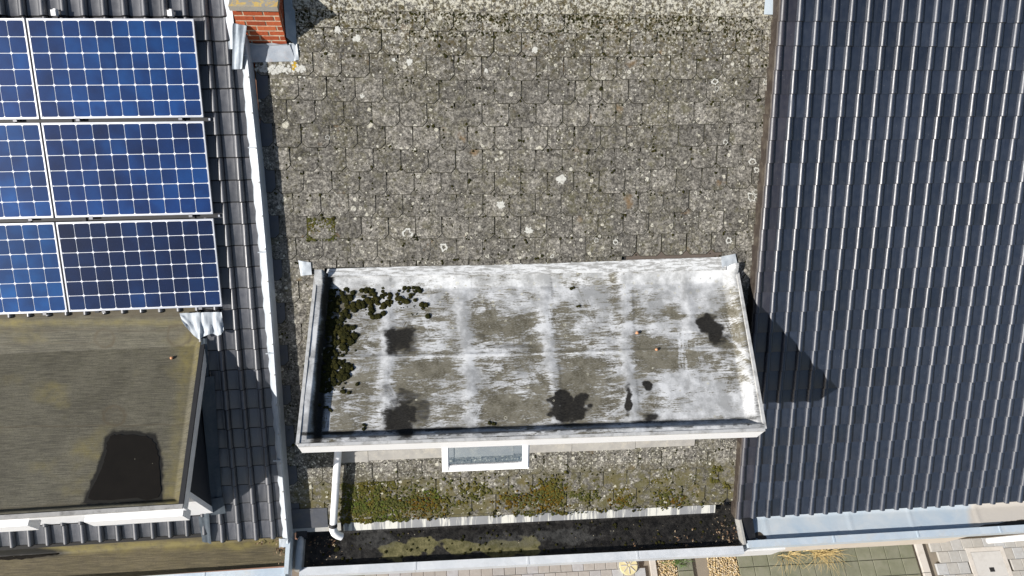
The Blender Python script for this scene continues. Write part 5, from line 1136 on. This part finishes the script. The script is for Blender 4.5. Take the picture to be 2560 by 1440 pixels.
def crust(spots, mat, label):
    V = []; F = []; n0 = 0
    for cx, cy, rx, ry, cnt in spots:
        for k in range(cnt):
            x, y = cx + rng.normal(0, rx), cy + rng.normal(0, ry); r = rng.uniform(1.5, 5.5); n = 12; b0 = n0; w = rng.uniform(0.0205, 0.0235)
            for j in range(n):
                q = r * rng.uniform(0.6, 1.2); u, v = FC.px(x + math.cos(j * 6.283 / n) * q, y + math.sin(j * 6.283 / n) * q); V.append(slate_pt(u, v, w)); n0 += 1
            F += [(b0, b0 + j, b0 + j + 1) for j in range(1, n - 1)]
    tag(heavy_mesh('lichen', np.array(V), np.array(F), mat, None, False), label, 'lichen', kind='stuff')
crust([(668, 172, 12, 6, 40), (708, 174, 16, 6, 60), (752, 172, 7, 7, 24), (744, 128, 6, 6, 14)], LICH, 'pale crusty lichen on the slates just below the chimney')
YLICH = simple('yellow_lichen', (0.42, 0.27, 0.02), 0.95, 0, 0.25, 40, 0.4)
crust([(737, 164, 3, 6, 16)], YLICH, 'yellow orange lichen streak on the slates below the chimney')
# dead leaves
def leaves(spots, label):
    V = []; F = []; n = 0
    for c, cnt, sd, z in spots:
        for k in range(cnt):
            p = hit(c[0] + rng.normal(0, sd[0]), c[1] + rng.normal(0, sd[1]), (0, 0, z), Vector((0, 0, 1))); l = rng.uniform(0.007, 0.022); w = l * rng.uniform(0.3, 0.6); a = rng.uniform(0, 6.28)
            d = np.array([math.cos(a), math.sin(a), rng.uniform(-0.3, 0.4)]); e = np.array([-math.sin(a), math.cos(a), rng.uniform(-0.4, 0.4)]); q = np.array(p) + [0, 0, rng.uniform(0.012, 0.03)]
            V += [q - d * l, q + e * w, q + d * l, q - e * w + [0, 0, 0.006]]; F.append((n, n + 1, n + 2, n + 3)); n += 4
    m = Mat('dead_leaf', 0.8); d_, k_ = m.vor(m.pos(False), 30); mt = m.out(m.ramp(m.sep(k_, 0), [(0, (0.05, 0.025, 0.012)), (0.5, (0.16, 0.09, 0.045)), (1, (0.36, 0.29, 0.19))]), 0.8)
    tag(heavy_mesh('dead_leaves', np.array(V), np.array(F), mt, None, False), label, 'leaves', kind='stuff')
leaves([((702, 1368), 40, (9, 8), 5.12), ((705, 1390), 14, (6, 12), 5.12), ((650, 1358), 8, (6, 2), 5.12)], 'small heap of pale dead leaves in the end of the left gutter')
leaves([((1815, 1330), 40, (20, 16), 4.92), ((1690, 1350), 28, (90, 18), 4.92), ((815, 1360), 40, (20, 22), 4.92)], 'dead leaves scattered in the black middle gutter')

# ------------------------------------------------------------------ small loose things
NUT = simple('orange_shell', (0.58, 0.28, 0.14), 0.6, 0, 0.2, 60, 0.2)
def pebble(x, y, z, r, label):
    p = hit(x, y, (0, 0, z), Vector((0, 0, 1))); b = Blobs(); b.add((p.x, p.y, p.z + r * 0.8), UPN, r, 0.85); V = np.concatenate(b.V)
    o = heavy_mesh('pebble', V, IF, NUT, None, True); tag(o, label, 'pebble', 'small pebbles on the flat roofs')
pebble(1592, 833, ZD - 0.12, 0.019, 'orange pebble on the painted dormer roof above the seam')
pebble(1641, 875, ZD - 0.12, 0.017, 'pale orange pebble lying right at the painted dormer roof seam')
pebble(430, 896, ZL - 0.05, 0.018, 'tan pebble on the olive felt roof of the left dormer')
pebble(1788, 666, ZD - 0.02, 0.020, 'reddish pebble by the white corner flap of the dormer')
# drain cover
t = empty('drain_cover', (10.57, 1.12, 0), label='square pale inspection cover set in the paving on the right', cat='drain cover')
CON = simple('pale_concrete', (0.50, 0.49, 0.47), 0.85, 0, 0.08, 9, 0.2, dirt=(0.33, 0.31, 0.28), dirt_amt=0.35)
mb = MB()
for a, b in (((10.17, 0.72, 0.0), (10.97, 0.80, 0.055)), ((10.17, 1.46, 0.0), (10.97, 1.54, 0.055)), ((10.17, 0.80, 0.0), (10.25, 1.46, 0.055)), ((10.89, 0.80, 0.0), (10.97, 1.46, 0.055))): mb.box(a, b)
mb.build('frame', KERB, t); mb = MB(); mb.box((10.255, 0.805, 0.0), (10.885, 1.455, 0.050)); mb.build('lid', CON, t)
mb = MB(); mb.box((10.53, 1.08, 0.049), (10.63, 1.16, 0.053)); mb.build('lifting_hole', RUBBER, t)
# round vent cap on the pavers
t = empty('vent_cap', (3.34, 1.56, 0.05), label='round yellowish spoked cap on the beige pavers by the gutter', cat='vent cap')
YEL = simple('yellowed_plastic', (0.66, 0.60, 0.34), 0.6, 0, 0.1, 12, 0.1)
mb = MB(); mb.tube([(3.34, 1.56, 0.05), (3.34, 1.56, 0.10)], 0.17, 24); mb.build('cap_disc', YEL, t, angle=40)
for k in range(8):
    a = k * math.pi / 4; mb = MB(); c, s_ = math.cos(a), math.sin(a); mb.slab([(3.34 + c * 0.03 - s_ * 0.008, 1.56 + s_ * 0.03 + c * 0.008, 0.1002), (3.34 + c * 0.03 + s_ * 0.008, 1.56 + s_ * 0.03 - c * 0.008, 0.1002), (3.34 + c * 0.15 + s_ * 0.008, 1.56 + s_ * 0.15 - c * 0.008, 0.1002), (3.34 + c * 0.15 - s_ * 0.008, 1.56 + s_ * 0.15 + c * 0.008, 0.1002)], (0, 0, 0.01)); mb.build('spoke', CON, t)
# ornamental grass and a weed
def blades(name, cx, cy, n, ln, mat, label, cat, dirs, zmax):
    V = []; F = []; k = 0
    for i in range(n):
        a = rng.normal(*dirs); l = ln * rng.uniform(0.5, 1.1); w = 0.006 * rng.uniform(0.6, 1.4); d = np.array([math.cos(a), math.sin(a), 0]); e = np.array([-math.sin(a), math.cos(a), 0]); b0 = np.array([cx + rng.normal(0, 0.12), cy + rng.normal(0, 0.05), 0.02])
        prev = None
        for j in range(6):
            s_ = j / 5; p = b0 + d * l * s_ * (0.35 + 0.65 * s_) + np.array([0, 0, zmax * math.sin(s_ * 2.2) * rng.uniform(0.85, 1.1)]); ww = w * (1 - 0.8 * s_)
            V += [p - e * ww, p + e * ww]
            if j: F.append((k - 2, k - 1, k + 1, k))
            k += 2
    o = heavy_mesh(name, np.array(V), np.array(F), mat, None, False); return tag(o, label, cat)
STRAW = simple('straw_blades', (0.50, 0.38, 0.17), 0.8, 0, 0.3, 20, 0.1); LEAF = simple('weed_leaf', (0.08, 0.14, 0.03), 0.7, 0, 0.3, 20, 0.1)
blades('ornamental_grass', 7.15, 1.62, 90, 0.46, STRAW, 'tuft of straw coloured ornamental grass on the green tiles', 'grass plant', (-0.8, 1.1), 0.22)
blades('ornamental_grass', 6.45, 1.62, 30, 0.40, STRAW, 'thinner straw coloured grass tuft left of the larger one', 'grass plant', (-0.9, 0.9), 0.2)
blades('weed', 4.33, 1.58, 60, 0.16, LEAF, 'small green weed growing at the edge of the gravel', 'weed', (0, 2.5), 0.09)
print('objects', len(bpy.data.objects))
